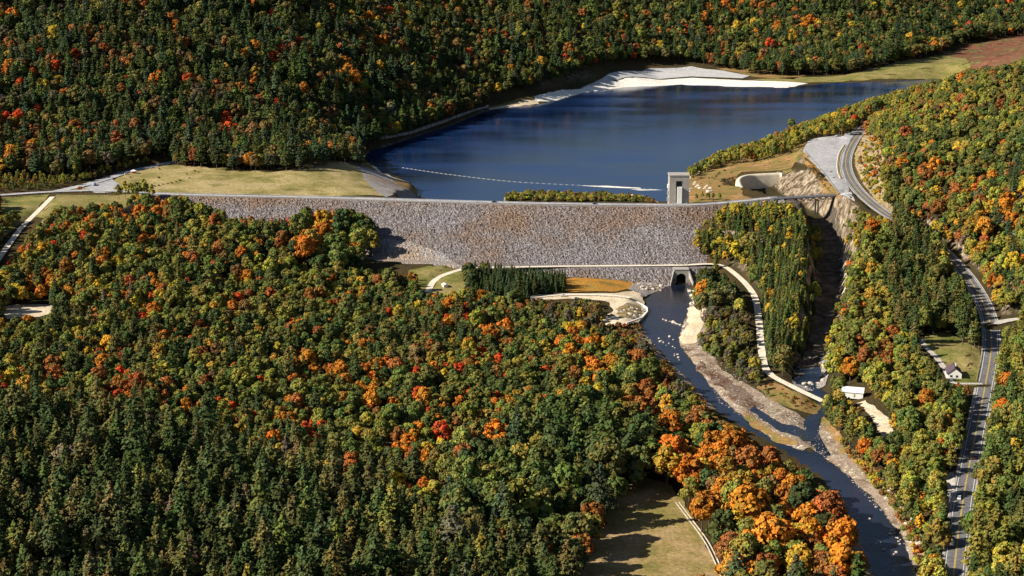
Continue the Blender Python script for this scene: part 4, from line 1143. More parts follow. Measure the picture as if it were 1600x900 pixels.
def single(px, py, kind, pr, s, col, zone):
    x, y, z = hit(px, py)
    TREES.append((x, y, z - 0.1, kind, pr, s, 1.0, col, zone))
# trees that stand alone or at the head of a stand
single(540, 252, 'broadleaf_tree', 1, 1.5, 'yellow green', 'field_corner')
single(549, 251, 'broadleaf_tree', 4, 1.7, 'rust', 'field_corner')
single(528, 250, 'broadleaf_tree', 2, 0.9, 'olive green', 'field_corner')
single(287, 258, 'broadleaf_tree', 2, 1.1, 'olive green', 'field_corner')
single(277, 258, 'young_tree', 2, 1.1, 'orange', 'field_corner')
single(117, 280, 'young_tree', 0, 1.1, 'yellow green', 'field_corner')
single(1108, 473, 'pine_tree', 1, 1.25, 'dark green', 'track_pines')
single(1147, 480, 'pine_tree', 4, 0.95, 'dark green', 'track_pines')
single(1093, 474, 'broadleaf_tree', 5, 0.6, 'rust', 'track_pines')
single(1130, 476, 'young_tree', 1, 0.8, 'olive green', 'track_pines')
single(1236, 206, 'broadleaf_tree', 1, 1.0, 'green', 'lake_bank')
single(732, 452, 'broadleaf_tree', 3, 0.85, 'dull olive', 'toe_spruces')
single(757, 438, 'broadleaf_tree', 0, 0.85, 'green', 'toe_spruces')
single(772, 438, 'young_tree', 1, 0.75, 'olive green', 'toe_spruces')
single(875, 446, 'young_tree', 2, 0.6, 'green', 'toe_spruces')
for k, (px, py) in enumerate([(556, 392), (568, 402), (545, 380), (574, 388), (560, 374), (580, 404)]):
    single(px, py, 'broadleaf_tree', k % 7, 1.45, ['dark green', 'green', 'olive green'][k % 3], 'dam_edge_wood')
for k, (px, py) in enumerate([(186, 312), (196, 312), (206, 313), (216, 314), (226, 313), (238, 315)]):
    single(px, py, 'young_tree', k % 4, [1.15, 1.3, 1.5, 1.35, 1.6, 1.2][k], 'yellow green' if k % 3 else 'olive green', 'crest_trees')
for k in range(5):
    single(1088 + 9 * k, 314 - (k % 2), 'young_tree', k % 4, 0.55 + 0.08 * (k % 3), ['olive green', 'yellow green', 'green'][k % 3], 'tower_bushes')

# low shrubs: on the spit, the headland, the rock cut and the field
def shrubs(px_poly, n, cols, zone, lo=0.6, hi=1.2):
    pl = np.array(px_poly, float)
    k = 0
    while k < n:
        px, py = RNG.uniform(*pl[:, 0][[pl[:, 0].argmin(), pl[:, 0].argmax()]]), RNG.uniform(*pl[:, 1][[pl[:, 1].argmin(), pl[:, 1].argmax()]])
        if not inside(np.array([px]), np.array([py]), pl)[0]:
            continue
        x, y, z = hit(px, py)
        c = cols[int(RNG.integers(len(cols)))]
        TREES.append((x, y, z - 0.1, 'shrub', int(RNG.integers(3)), RNG.uniform(lo, hi), RNG.uniform(0, 6.28), c, zone))
        k += 1
shrubs([(788, 315), (792, 306), (806, 302), (880, 301), (950, 304), (1000, 308), (1018, 311), (1022, 316)], 260, ['green', 'olive green', 'olive green', 'yellow green', 'brown'], 'spit', 0.8, 1.5)
shrubs([(1348, 212), (1372, 214), (1386, 245), (1388, 285), (1400, 325), (1372, 312), (1352, 286), (1340, 258)], 170, ['yellow green', 'yellow', 'orange', 'olive green', 'yellow green', 'brown'], 'rock_cut', 0.4, 1.5)
shrubs([(1080, 290), (1090, 272), (1150, 256), (1250, 232), (1240, 250), (1150, 275), (1140, 295)], 60, ['olive green', 'brown', 'yellow green', 'dull olive'], 'headland', 0.25, 0.7)
shrubs([(1260, 245), (1306, 296), (1296, 300), (1256, 260)], 24, ['orange', 'yellow', 'olive green', 'brown'], 'parking_bank', 0.3, 0.7)
shrubs([(1200, 600), (1278, 634), (1260, 646), (1196, 612)], 26, ['brown', 'olive green', 'rust'], 'river_meadow', 0.3, 0.8)
shrubs([(1300, 672), (1372, 740), (1430, 830), (1450, 905), (1442, 905), (1400, 800), (1340, 730)], 90, ['yellow green', 'yellow', 'olive green', 'rust', 'brown'], 'river_bank', 0.5, 1.4)
shrubs([(1002, 520), (1040, 566), (1110, 640), (1090, 640), (1020, 566), (990, 524)], 60, ['brown', 'olive green', 'rust', 'yellow green'], 'west_bank', 0.4, 1.2)
shrubs([(936, 512), (1000, 509), (1012, 528), (960, 530)], 30, ['brown', 'olive green', 'rust', 'grey brown'], 'yard_foot', 0.5, 1.3)
shrubs([(826, 472), (890, 470), (948, 476), (940, 492), (850, 488)], 50, ['grey brown', 'olive green', 'brown', 'dull olive'], 'yard_brush', 0.6, 1.5)
for px, py, s_ in [(292, 273, .5), (296, 279, .5), (281, 283, .6), (275, 285, .5), (268, 287, .6), (262, 288, .5), (255, 289, .5), (248, 291, .6), (241, 292, .6), (249, 265, .5), (248, 279, .7), (304, 268, .6), (310, 270, .5), (204, 278, .5)]:
    single(px, py, 'shrub', 0, s_, 'brown', 'field')
single(125, 298, 'shrub', 1, 1.3, 'rust', 'road_island')

# ---- which trees show largest: paint the crowns far to near into a small id picture
TA = np.array([(t[0], t[1], t[2]) for t in TREES])
TH = np.array([PROTO[t[3]][t[4]][2] * t[5] for t in TREES])
TR = np.array([PROTO[t[3]][t[4]][3] * t[5] for t in TREES])
TB = np.array([PROTO[t[3]][t[4]][4] * t[5] for t in TREES])
tpx, tpt, tsc = proj(TA[:, 0], TA[:, 1], TA[:, 2] + TH)
_, tpb, _ = proj(TA[:, 0], TA[:, 1], TA[:, 2] + TB)
idm = np.full((900, 1600), -1, np.int32)
for j in np.argsort(-TA[:, 1]):
    rx = TR[j] * tsc[j]
    ry = max((tpb[j] - tpt[j]) / 2, 1)
    cx, cy = tpx[j], (tpb[j] + tpt[j]) / 2
    x0, x1, y0, y1 = int(max(cx - rx, 0)), int(min(cx + rx + 1, 1599)), int(max(cy - ry, 0)), int(min(cy + ry + 1, 899))
    if x1 <= x0 or y1 <= y0:
        continue
    yy, xx = np.mgrid[y0:y1 + 1, x0:x1 + 1]
    e = ((xx - cx) / rx) ** 2 + ((yy - cy) / ry) ** 2 < 1
    if TREES[j][3] in ('pine_tree', 'spruce_tree'):
        e &= np.abs(xx - cx) < rx * np.clip((yy - tpt[j]) / (2 * ry) + 0.12, 0, 1)
    idm[y0:y1 + 1, x0:x1 + 1][e] = j
ids, cnt = np.unique(idm[idm >= 0], return_counts=True)
shown = np.zeros(len(TREES), int)
shown[ids] = cnt
mean_y = np.zeros(len(TREES))
LIMIT = {'broadleaf_tree': 300, 'pine_tree': 300, 'spruce_tree': 300, 'young_tree': 300, 'shrub': 300}
single_out = np.zeros(len(TREES), bool)
for kd in KINDS:
    ix = np.array([j for j in range(len(TREES)) if TREES[j][3] == kd and shown[j] > 6])
    if len(ix):
        single_out[ix[np.argsort(-shown[ix])][:LIMIT[kd]]] = True
for j in range(len(TREES)):
    if TREES[j][8] in ('field_corner', 'track_pines', 'crest_trees'):
        single_out[j] = shown[j] > 0

def tint_of(j):
    c = np.array(C[TREES[j][7]])
    r = np.random.default_rng(j)
    return np.clip(c * r.uniform(0.78, 1.25) * r.uniform(0.88, 1.12, 3), 0.004, 0.7)
# ---- individual trees
tree_roots = {}
def plant(j):
    x, y, z, kind, pr, s, rz, col, zone = TREES[j]
    r = empty(kind, (x, y, z), rz)
    r.scale = (s, s, s)
    cm, tm, _, _, _ = PROTO[kind][pr]
    t = link(bpy.data.objects.new('trunk', tm), r)
    c = link(bpy.data.objects.new('crown', cm), r)
    c['tint'] = [float(v) for v in tint_of(j)]
    r['category'] = 'shrub' if kind == 'shrub' else 'tree'
    tree_roots[j] = r
for j in np.nonzero(single_out)[0]:
    plant(int(j))

# ---- the rest of each kind: one object, a copy of a tree shape on every point
lib = bpy.data.collections.new('tree_shapes')        # never linked to the scene
def joined(kind, pr):
    cm, tm = PROTO[kind][pr][:2]
    bm = bmesh.new()
    bm.from_mesh(cm)
    k = len(bm.faces)
    bm.from_mesh(tm)
    bm.faces.ensure_lookup_table()
    for f_ in bm.faces[k:]:
        f_.material_index = 1
    me = bpy.data.meshes.new('tree_shape')
    bm.to_mesh(me)
    bm.free()
    me.materials.append(M['leaves'])
    me.materials.append(M['bark'])
    return me

def stand(name, kind, idx):
    col_ = bpy.data.collections.new(name + '_shapes')
    for pr in range(len(PROTO[kind])):
        o = bpy.data.objects.new('shape_%02d' % pr, joined(kind, pr))
        col_.objects.link(o)
    me = bpy.data.meshes.new(name)
    me.vertices.add(len(idx))
    me.vertices.foreach_set('co', TA[idx].astype(np.float32).ravel())
    for nm, ty, val in (('rot', 'FLOAT', [TREES[j][6] for j in idx]), ('size', 'FLOAT', [TREES[j][5] for j in idx])):
        me.attributes.new(nm, ty, 'POINT').data.foreach_set('value', np.array(val, np.float32))
    me.attributes.new('which', 'INT', 'POINT').data.foreach_set('value', np.array([TREES[j][4] for j in idx], np.int32))
    me.attributes.new('tint', 'FLOAT_VECTOR', 'POINT').data.foreach_set('vector', np.array([tint_of(j) for j in idx], np.float32).ravel())
    o = link(bpy.data.objects.new(name, me))
    o['kind'] = 'stuff'
    ng = bpy.data.node_groups.new(name, 'GeometryNodeTree')
    ng.interface.new_socket('Geometry', in_out='INPUT', socket_type='NodeSocketGeometry')
    ng.interface.new_socket('Geometry', in_out='OUTPUT', socket_type='NodeSocketGeometry')
    gi, go = ng.nodes.new('NodeGroupInput'), ng.nodes.new('NodeGroupOutput')
    ip = ng.nodes.new('GeometryNodeInstanceOnPoints')
    ci = ng.nodes.new('GeometryNodeCollectionInfo')
    ci.inputs['Collection'].default_value = col_
    ci.inputs['Separate Children'].default_value = True
    ci.inputs['Reset Children'].default_value = True
    def attr(n_, ty):
        a = ng.nodes.new('GeometryNodeInputNamedAttribute')
        a.data_type = ty
        a.inputs['Name'].default_value = n_
        return a.outputs['Attribute']
    cx = ng.nodes.new('ShaderNodeCombineXYZ')
    L = ng.links.new
    L(attr('rot', 'FLOAT'), cx.inputs['Z'])
    L(gi.outputs[0], ip.inputs['Points'])
    L(ci.outputs[0], ip.inputs['Instance'])
    ip.inputs['Pick Instance'].default_value = True
    L(attr('which', 'INT'), ip.inputs['Instance Index'])
    L(cx.outputs[0], ip.inputs['Rotation'])
    L(attr('size', 'FLOAT'), ip.inputs['Scale'])
    L(ip.outputs[0], go.inputs[0])
    md = o.modifiers.new('trees', 'NODES')
    md.node_group = ng
    return o
for kd, nm in (('broadleaf_tree', 'broadleaf_forest'), ('pine_tree', 'pine_forest'), ('spruce_tree', 'spruce_forest'), ('young_tree', 'young_wood'), ('shrub', 'shrubbery')):
    ix = [j for j in range(len(TREES)) if TREES[j][3] == kd and not single_out[j]]
    if ix:
        stand(nm, kd, ix)
# ------------------------------------------------------------------ things people built
def at_D(px, py, D):
    d = ray(px, py)
    t = D / d[1]
    return np.array([d[0] * t, D, HC + d[2] * t])

# ---- intake tower on the lake side of the crest
tx, _, _ = at_D(1056.5, 318, 1500)
ty = float(crest_y(np.array(tx))) + 16.0
ttop = at_D(1056.5, 275.5, ty)[2]
tower = tag(empty('intake_tower', (tx, ty, ZC)), 'square concrete intake tower standing in the lake beside the dam crest', 'tower')
th = ttop - ZC
w2 = 8.9
b = MB()
b.box((0, 9.5, th / 2 - 18), (17.8, 11, th + 36))                 # body behind the bay
b.box((-6.0, 2.0, th / 2 - 18), (5.8, 3.97, th + 36))             # left pier of the front
b.box((5.9, 2.0, th / 2 - 18), (6.0, 3.97, th + 36))              # right pier
b.box((-0.1, 2.0, th - 2.2), (5.98, 3.97, 4.4))                   # lintel over the bay
b.build('wall', M['concrete'], tower)
b = MB()
b.box((0, 7.4, th + 0.55), (18.8, 15.6, 1.1))
b.build('roof', M['concrete'], tower)
b = MB()
b.box((0.2, 1.0, (th - 9.8) / 2 - 1), (4.2, 5.2, th - 9.8 + 2))
b.build('lift_shaft', M['white_wall'], tower)
b = MB()
b.box((-0.4, 3.6, th - 7.1), (4.6, 0.5, 4.6))
b.build('window', M['glass'], tower)
for zz in (th - 10, th - 16, th - 22):
    b = MB()
    b.box((-9.6, 6.0, zz), (1.4, 3.0, 3.6))
    b.build('hoist_bracket', M['concrete'] if zz != th - 10 else M['white_wall'], tower)
b = MB()
b.box((0, -3.0, 0.25), (14, 6.0, 0.5))
b.build('access_deck', M['concrete'], tower)
b = MB()
for s_ in (-6.6, 6.6):
    for k in range(5):
        b.box((s_, -5.6 + 1.2 * k, 1.0), (0.14, 0.14, 1.1))
    b.box((s_, -3.0, 1.55), (0.16, 5.4, 0.16))
    b.build('railing', M['rail'], tower)
    b = MB()

# ---- spillway weir: a curved concrete sill
pth = smooth_path([np.array(P(1176, 314, 42.5)), np.array(P(1166, 300, 43)), np.array(P(1157, 287, 43)), np.array(P(1157, 278, 43)), np.array(P(1170, 273, 42)), np.array(P(1195, 271, 42)), np.array(P(1221, 270, 42))], 3)
wr = tag(empty('spillway_weir', (*pth[len(pth) // 2][:2], 30.0)), 'cream concrete spillway sill bent round a shaded pit on the headland', 'weir')
o_ = np.array(wr.location)
dd_ = np.gradient(pth[:, :2], axis=0)
dd_ /= np.linalg.norm(dd_, axis=1, keepdims=True)
nn_ = np.stack([-dd_[:, 1], dd_[:, 0]], 1)
prof = [(4.2, -8.0), (3.8, -1.8), (2.6, -0.3), (0.6, 0.0), (-1.2, -0.4), (-2.0, -2.2), (-3.6, -16.5)]
V_, F_ = [], []
for p_, n_ in zip(pth, nn_):
    for a_, z_ in prof:
        V_.append((p_[0] + n_[0] * a_ - o_[0], p_[1] + n_[1] * a_ - o_[1], p_[2] + z_ - o_[2]))
K = len(prof)
for i in range(len(pth) - 1):
    for k in range(K - 1):
        F_.append((i * K + k, i * K + k + 1, (i + 1) * K + k + 1, (i + 1) * K + k))
F_ += [tuple(range(K)), tuple(range((len(pth) - 1) * K, len(pth) * K))[::-1]]
mesh_obj('sill', V_, F_, M['pale_concrete'], wr, True)
b = MB()
for q in (0.25, 0.4):
    p_ = pth[int(len(pth) * (1 - q))]
    b.box((p_[0] - o_[0] - 2, p_[1] - o_[1] - 6, 3.5), (0.4, 0.4, 7))
    b.build('gauge_post', M['timber'], wr)
    b = MB()

# ---- bridge over the spillway
A_, B_ = P(1212, 311, ZC + 0.5), P(1312, 304, ZC + 1.2)
L_ = float(np.hypot(*(B_ - A_)[:2]))
br = tag(empty('spillway_bridge', A_, math.atan2(B_[1] - A_[1], B_[0] - A_[0])), 'grey deck bridge with lattice trusses crossing the spillway beside the highway', 'bridge')
b = MB()
b.box((L_ / 2, 4.2, -0.45), (L_ + 4, 8.4, 0.9))
b.build('deck', M['steel'], br)
for y_ in (0.4, 8.0):
    b = MB()
    for k in range(23):
        b.box((L_ * k / 22, y_, 0.6), (0.16, 0.16, 1.2))
    b.box((L_ / 2, y_, 1.2), (L_, 0.2, 0.2))
    b.box((L_ / 2, y_, 0.62), (L_, 0.14, 0.14))
    b.build('railing', M['steel'], br)
for y_ in (1.4, 7.0):
    b = MB()
    n_ = 10
    for k in range(n_):
        x0, x1 = L_ * k / n_, L_ * (k + 1) / n_
        xm = (x0 + x1) / 2
        b.bar((x0, y_, -1.0), (x1, y_, -1.0), 0.26)
        b.bar((x0, y_, -1.0), (xm, y_, -3.6), 0.32)
        b.bar((xm, y_, -3.6), (x1, y_, -1.0), 0.32)
        if k:
            b.bar((x0 - (x1 - x0) / 2, y_, -3.6), (xm, y_, -3.6), 0.24)
    b.build('truss', M['steel'], br)
for q in (0.33, 0.68):
    b = MB()
    b.box((L_ * q, 1.6, -10.5), (1.1, 1.1, 14))
    b.box((L_ * q, 6.8, -10.5), (1.1, 1.1, 14))
    b.box((L_ * q, 4.2, -4.1), (1.3, 7.6, 0.9))
    b.build('pier', M['concrete'], br)

# ---- outlet portal at the toe
ox = OX
oy = float(crest_y(np.array(ox))) - FACE_RUN - 18
po = tag(empty('outlet_portal', (ox, oy, 0)), 'concrete outlet portal with a dark arched tunnel mouth above the river', 'tunnel portal')
b = MB()
hwid, hh, ar = 6.0, ZB + 0.6, 4.1
prof = [(-hwid, -1.5), (-hwid, hh), (hwid, hh), (hwid, -1.5), (ar, -1.5)]
arch = [(ar * math.cos(t), 4.6 + ar * math.sin(t)) for t in np.linspace(0, math.pi, 13)]
outer = [(hwid, 4.6), (hwid, hh)] + []
# headwall as quads between the arch and the outline
def ray_out(c, s_):
    k = min(hwid / max(abs(c), 1e-6), (hh - 4.6) / max(s_, 1e-6))
    return (c * k, 4.6 + s_ * k)
for y0_ in (0.0,):
    rim = [(ar, -1.5)] + arch + [(-ar, -1.5)]
    out = [(hwid, -1.5)] + [ray_out(math.cos(t), math.sin(t)) for t in np.linspace(0, math.pi, 13)] + [(-hwid, -1.5)]
    n_ = len(rim)
    v = [(x, 0, z) for x, z in rim] + [(x, 0, z) for x, z in out] + [(x, 9.0, z) for x, z in rim] + [(x, 9.0, z) for x, z in out]
    f = []
    for k in range(n_ - 1):
        f.append((k, k + 1, n_ + k + 1, n_ + k))
        f.append((k, 2 * n_ + k, 2 * n_ + k + 1, k + 1))
        f.append((n_ + k, n_ + k + 1, 3 * n_ + k + 1, 3 * n_ + k))
    b.add(v, f)
cx_ = [(-hwid, hh), (hwid, hh)]
b.box((0, 4.5, hh + 0.35), (2 * hwid + 1.0, 9.6, 0.7))
b.build('headwall', M['concrete'], po)
b = MB()
b.box((0, 9.5, 4), (2 * ar + 0.6, 0.4, 11.5))
b.build('tunnel_dark', M['dark'], po)  # black sheet painted as the unlit depth of the tunnel
for s_ in (-1, 1):
    b = MB()
    x0, x1 = s_ * (hwid + 0.05), s_ * (hwid + 3.2)
    v = [(x0, 0.2, -1.5), (x1, -7.0, -1.5), (x1, -7.0, 2.2), (x0, 0.2, hh - 0.2)]
    v += [(x_ + s_ * 0.8, y_ + 0.3, z_) for x_, y_, z_ in v]
    b.add(v, [(0, 1, 2, 3), (7, 6, 5, 4), (0, 3, 7, 4), (3, 2, 6, 7), (2, 1, 5, 6), (1, 0, 4, 5)])
    b.build('wing_wall', M['concrete'], po)

# ---- houses
def house(name, px, py, w, l, hgt, rise, rz, roofm, label, wins, chimney=True):
    x, y, z = hit(px, py)
    r = tag(empty(name, (x, y, z), rz), label, 'house' if chimney else 'building')
    b = MB()
    b.prism([(-w / 2, -1.0), (w / 2, -1.0), (w / 2, hgt), (0, hgt + rise), (-w / 2, hgt)], 0, l)
    b.build('wall', M['white_wall'], r)
    b = MB()
    for s_ in (-1, 1):
        e = 0.5
        sl = rise / (w / 2)
        v = [(0, -e, hgt + rise + 0.08), (0, l + e, hgt + rise + 0.08), (s_ * (w / 2 + e), l + e, hgt - sl * e + 0.08), (s_ * (w / 2 + e), -e, hgt - sl * e + 0.08)]
        v += [(a_, c_, d_ + 0.25) for a_, c_, d_ in v]
        b.add(v, [(0, 1, 2, 3), (7, 6, 5, 4), (0, 3, 7, 4), (3, 2, 6, 7), (2, 1, 5, 6), (1, 0, 4, 5)])
    rf = b.build('roof', roofm, r)
    if chimney:
        b = MB()
        b.box((w * 0.12, l * 0.55, hgt + rise + 0.5), (0.8, 0.8, 2.0))
        b.build('chimney', M['white_wall'], rf)
    for (cx_, cz_, ww, wh) in wins:
        b = MB()
        b.box((cx_, -0.03, cz_), (ww, 0.1, wh))
        b.build('window', M['glass'], r)
    b = MB()
    b.box((-w / 2 - 0.03, l * 0.4, 1.05), (0.1, 1.0, 2.1))
    b.build('door', M['timber'], r)
    return r
house('house', 1491, 592, 9.0, 12.5, 3.4, 3.6, math.radians(-9), M['roof_dark'], 'white gabled house with dark purple brown roof on the lawn by the highway', [(-2.0, 1.7, 1.5, 1.4), (1.6, 1.7, 1.5, 1.4)])
house('barn', 1349, 619, 8.0, 13.5, 3.2, 2.2, math.radians(74), M['roof_pale'], 'long white building with pale roof and two dark windows among riverside trees', [(-1.6, 1.6, 1.6, 1.2), (1.6, 1.6, 1.6, 1.2)], False)
house('shed', 697, 450, 4.0, 5.0, 2.2, 0.9, math.radians(20), M['roof_pale'], 'small white shed on the lawn inside the toe road bend', [], False)
# shelter by the access road
x, y, z = hit(209, 271)
kb = tag(empty('picnic_shelter', (x, y, z)), 'small white roofed shelter on red posts beside the access road', 'shelter')
b = MB()
b.add([(-3, -2.4, 2.6), (3, -2.4, 2.6), (3, 2.4, 2.6), (-3, 2.4, 2.6), (0, 0, 4.0)], [(0, 1, 4), (1, 2, 4), (2, 3, 4), (3, 0, 4), (3, 2, 1, 0)])
b.build('roof', M['white_wall'], kb)
M['red_paint'] = plain('red_paint', (0.45, 0.06, 0.04), 0.6)
for sx in (-2.4, 2.4):
    for sy in (-1.8, 1.8):
        MB().box((sx, sy, 1.1), (0.3, 0.3, 3.0)).build('post', M['red_paint'], kb)
MB().box((0, 0.6, 0.8), (4, 1.6, 1.6)).build('counter', M['red_paint'], kb)

# ---- vehicles
def paint(name, c):
    m, nt, bs = new_mat(name)
    n = noise(nt, 2.0, 2)
    r_ = ramp(nt, n.outputs['Fac'], [(0.3, tuple(v * 0.93 for v in c)), (0.7, c)])
    nt.links.new(r_.outputs[0], bs.inputs['Base Color'])
    bs.inputs['Roughness'].default_value = 0.3
    bs.inputs['Coat Weight'].default_value = 0.3
    return m
PAINT = {'white': paint('white_car_paint', (0.75, 0.75, 0.75)), 'silver': paint('silver_car_paint', (0.42, 0.44, 0.47)), 'dark': paint('dark_car_paint', (0.025, 0.025, 0.03)), 'maroon': paint('maroon_car_paint', (0.12, 0.015, 0.015)),
         'red': paint('red_car_paint', (0.5, 0.03, 0.02)), 'blue': paint('pale_blue_car_paint', (0.45, 0.58, 0.66)), 'navy': paint('navy_car_paint', (0.04, 0.06, 0.14))}
M['lamp_glass'] = plain('lamp_glass', (0.8, 0.8, 0.78), 0.2)
def vehicle(kind, loc, head, colour, label, cat):
    r = tag(empty(kind, loc, head), label, cat)
    W = 1.85 if kind != 'van' else 2.1
    if kind == 'car':
        L, bodyp = 4.6, [(-2.3, .35), (-2.3, .85), (-1.7, .95), (0.9, .95), (2.1, .8), (2.3, .6), (2.3, .35)]
        cabp, roofp = [(-1.6, .93), (-1.1, 1.42), (0.3, 1.42), (1.0, .93)], (-0.42, 1.44, 1.5)
    elif kind == 'pickup_truck':
        L, bodyp = 5.4, [(-2.7, .45), (-2.7, 1.1), (-0.5, 1.1), (-0.5, 1.08), (1.2, 1.08), (2.5, 1.0), (2.7, .75), (2.7, .45)]
        cabp, roofp = [(-0.55, 1.06), (-0.45, 1.75), (0.75, 1.75), (1.3, 1.06)], (0.15, 1.77, 1.25)
    else:
        L, bodyp = 6.2, [(-3.1, .4), (-3.1, 2.3), (-2.9, 2.5), (1.7, 2.5), (2.2, 1.45), (3.0, 1.2), (3.1, .9), (3.1, .4)]
        cabp, roofp = [(1.0, 1.4), (1.0, 2.2), (1.78, 2.25), (2.16, 1.47)], (-0.6, 2.52, 4.0)
    def ext(prof, w):
        m_ = MB()
        n = len(prof)
        v = [(a_, -w / 2, c_) for a_, c_ in prof] + [(a_, w / 2, c_) for a_, c_ in prof]
        m_.add(v, [(k, (k + 1) % n, n + (k + 1) % n, n + k) for k in range(n)] + [tuple(range(n - 1, -1, -1)), tuple(range(n, 2 * n))])
        return m_
    ext(bodyp, W).build('body', PAINT[colour], r)
    ext(cabp, W * (0.86 if kind != 'van' else 1.02)).build('window', M['glass'], r)
    MB().box((roofp[0], 0, roofp[1]), (roofp[2], W * 0.8, 0.05)).build('roof', PAINT[colour], r)
    for sx in (-L * 0.3, L * 0.3):
        for sy in (-1, 1):
            m_ = MB()
            m_.bar((sx, sy * (W / 2 - 0.24), 0.34), (sx, sy * (W / 2 + 0.02), 0.34), 0.36, 10)
            wo = m_.build('wheel', M['tyre'], r)
            m_ = MB()
            m_.bar((sx, sy * (W / 2 + 0.021), 0.34), (sx, sy * (W / 2 + 0.035), 0.34), 0.2, 8)
            m_.build('rim', M['rail'], wo)
    for sy in (-0.62, 0.62):
        MB().box((L / 2 + 0.01, sy, 0.68), (0.06, 0.34, 0.18)).build('headlight', M['lamp_glass'], r)
        MB().box((-L / 2 - 0.01, sy, 0.75), (0.06, 0.3, 0.18)).build('tail_light', M['red_paint'], r)
    return r
def on_road(px, py, lat, kind, colour, label, cat, flip=False, z=0.06):
    h = hit(px, py)
    i = int(np.argmin(np.hypot(hw[:, 0] - h[0], hw[:, 1] - h[1])))
    d = hw[min(i + 1, len(hw) - 1)] - hw[i - 1]
    n = np.array([d[1], -d[0]]) / np.hypot(d[0], d[1])
    p = hw[i][:2] + n * lat
    a = math.atan2(d[1], d[0]) + (math.pi if flip else 0)
    return vehicle(kind, (p[0], p[1], hw[i][2] + z), a, colour, label, cat)
on_road(1501, 780, 2.1, 'car', 'white', 'white car on the highway beside the roadside gravel pull-off', 'car')
on_road(1490, 856, 2.1, 'car', 'silver', 'silver car on the highway, the one nearest the bottom edge', 'car')
on_road(1524, 717, -2.1, 'pickup_truck', 'maroon', 'dark maroon pickup truck on the highway in tree shade', 'pickup truck', True)
on_road(1346, 210, -2.1, 'car', 'dark', 'black car on the highway where the curve meets the wood', 'car', True)
def at_px(kind, px, py, head, colour, label, cat, dz=0.5):
    h = hit(px, py)
    return vehicle(kind, (h[0], h[1], h[2] + dz), math.radians(head), colour, label, cat)
at_px('van', 147, 290, 80, 'blue', 'pale blue van parked where the access road leaves the crest road', 'van', 0.45)
at_px('car', 198, 273, 30, 'white', 'white car parked on the access road beside the picnic shelter', 'car', 0.45)
at_px('pickup_truck', 880, 464, 5, 'white', 'white pickup truck parked on the dirt yard road above the brush', 'pickup truck', 0.6)
at_px('car', 901, 468, 15, 'blue', 'pale blue car parked at the edge of the brush by the yard road', 'car', 0.6)
at_px('car', 841, 470, 60, 'red', 'red car parked at the end of the yard road', 'car', 0.6)
at_px('car', 834, 470, 80, 'dark', 'black car parked beside the red car on the yard road', 'car', 0.6)
at_px('pickup_truck', 955, 495, 10, 'dark', 'black pickup truck parked on the sandy work yard', 'pickup truck', 0.5)
at_px('car', 960, 500, -20, 'navy', 'dark blue car parked below the black pickup on the work yard', 'car', 0.5)
for px, c, lb in ((768, 'dark', 'black car on the crest road midway along the dam'), (932, 'navy', 'dark blue car on the crest road by the shrubby spit')):
    x = at_D(px, 318, 1475)[0]
    i = int(np.argmin(np.abs(cr[:, 0] - x)))
    vehicle('car', (cr[i][0], cr[i][1] - 1.5, cr[i][2] + 0.38), 0.0, c, lb, 'car')

# ---- utility poles
def pole(px, py, hgt, label, lamp=False):
    h = hit(px, py)
    r = tag(empty('utility_pole', h, 0.3), label, 'utility pole')
    MB().bar((0, 0, -0.6), (0, 0, hgt), (0.2, 0.13), 8).build('post', M['timber'], r)
    if lamp:
        MB().bar((0, 0, hgt - 0.6), (2.0, 0, hgt), 0.07).build('lamp_arm', M['steel'], r)
        MB().box((2.2, 0, hgt), (0.7, 0.3, 0.18)).build('lamp_head', M['rail'], r)
    else:
        MB().box((0, -0.2, hgt - 0.7), (3.0, 0.18, 0.22)).build('crossarm', M['timber'], r)
        m_ = MB()
        for q in (-1.3, -0.5, 0.5, 1.3):
            m_.bar((q, -0.2, hgt - 0.58), (q, -0.2, hgt - 0.3), 0.08, 6)
            m_.build('insulator', M['lamp_glass'], r)
            m_ = MB()
        MB().bar((0, 0.35, hgt - 2.4), (0, 0.35, hgt - 1.4), 0.28, 8).build('transformer', M['rail'], r)
pole(1491, 730, 11.5, 'utility pole with crossarm beside the highway, near the maroon pickup')
pole(1483, 802, 12, 'tall utility pole at the gravel pull-off by the white car')
pole(1477, 850, 12, 'utility pole beside the highway near the silver car')
pole(1529, 545, 9, 'lamp pole at the lawn corner above the white house', True)
pole(1315, 214, 13, 'tall lamp pole at the far corner of the overlook parking lot', True)
pole(1331, 316, 6, 'short lamp pole where the bridge meets the highway', True)

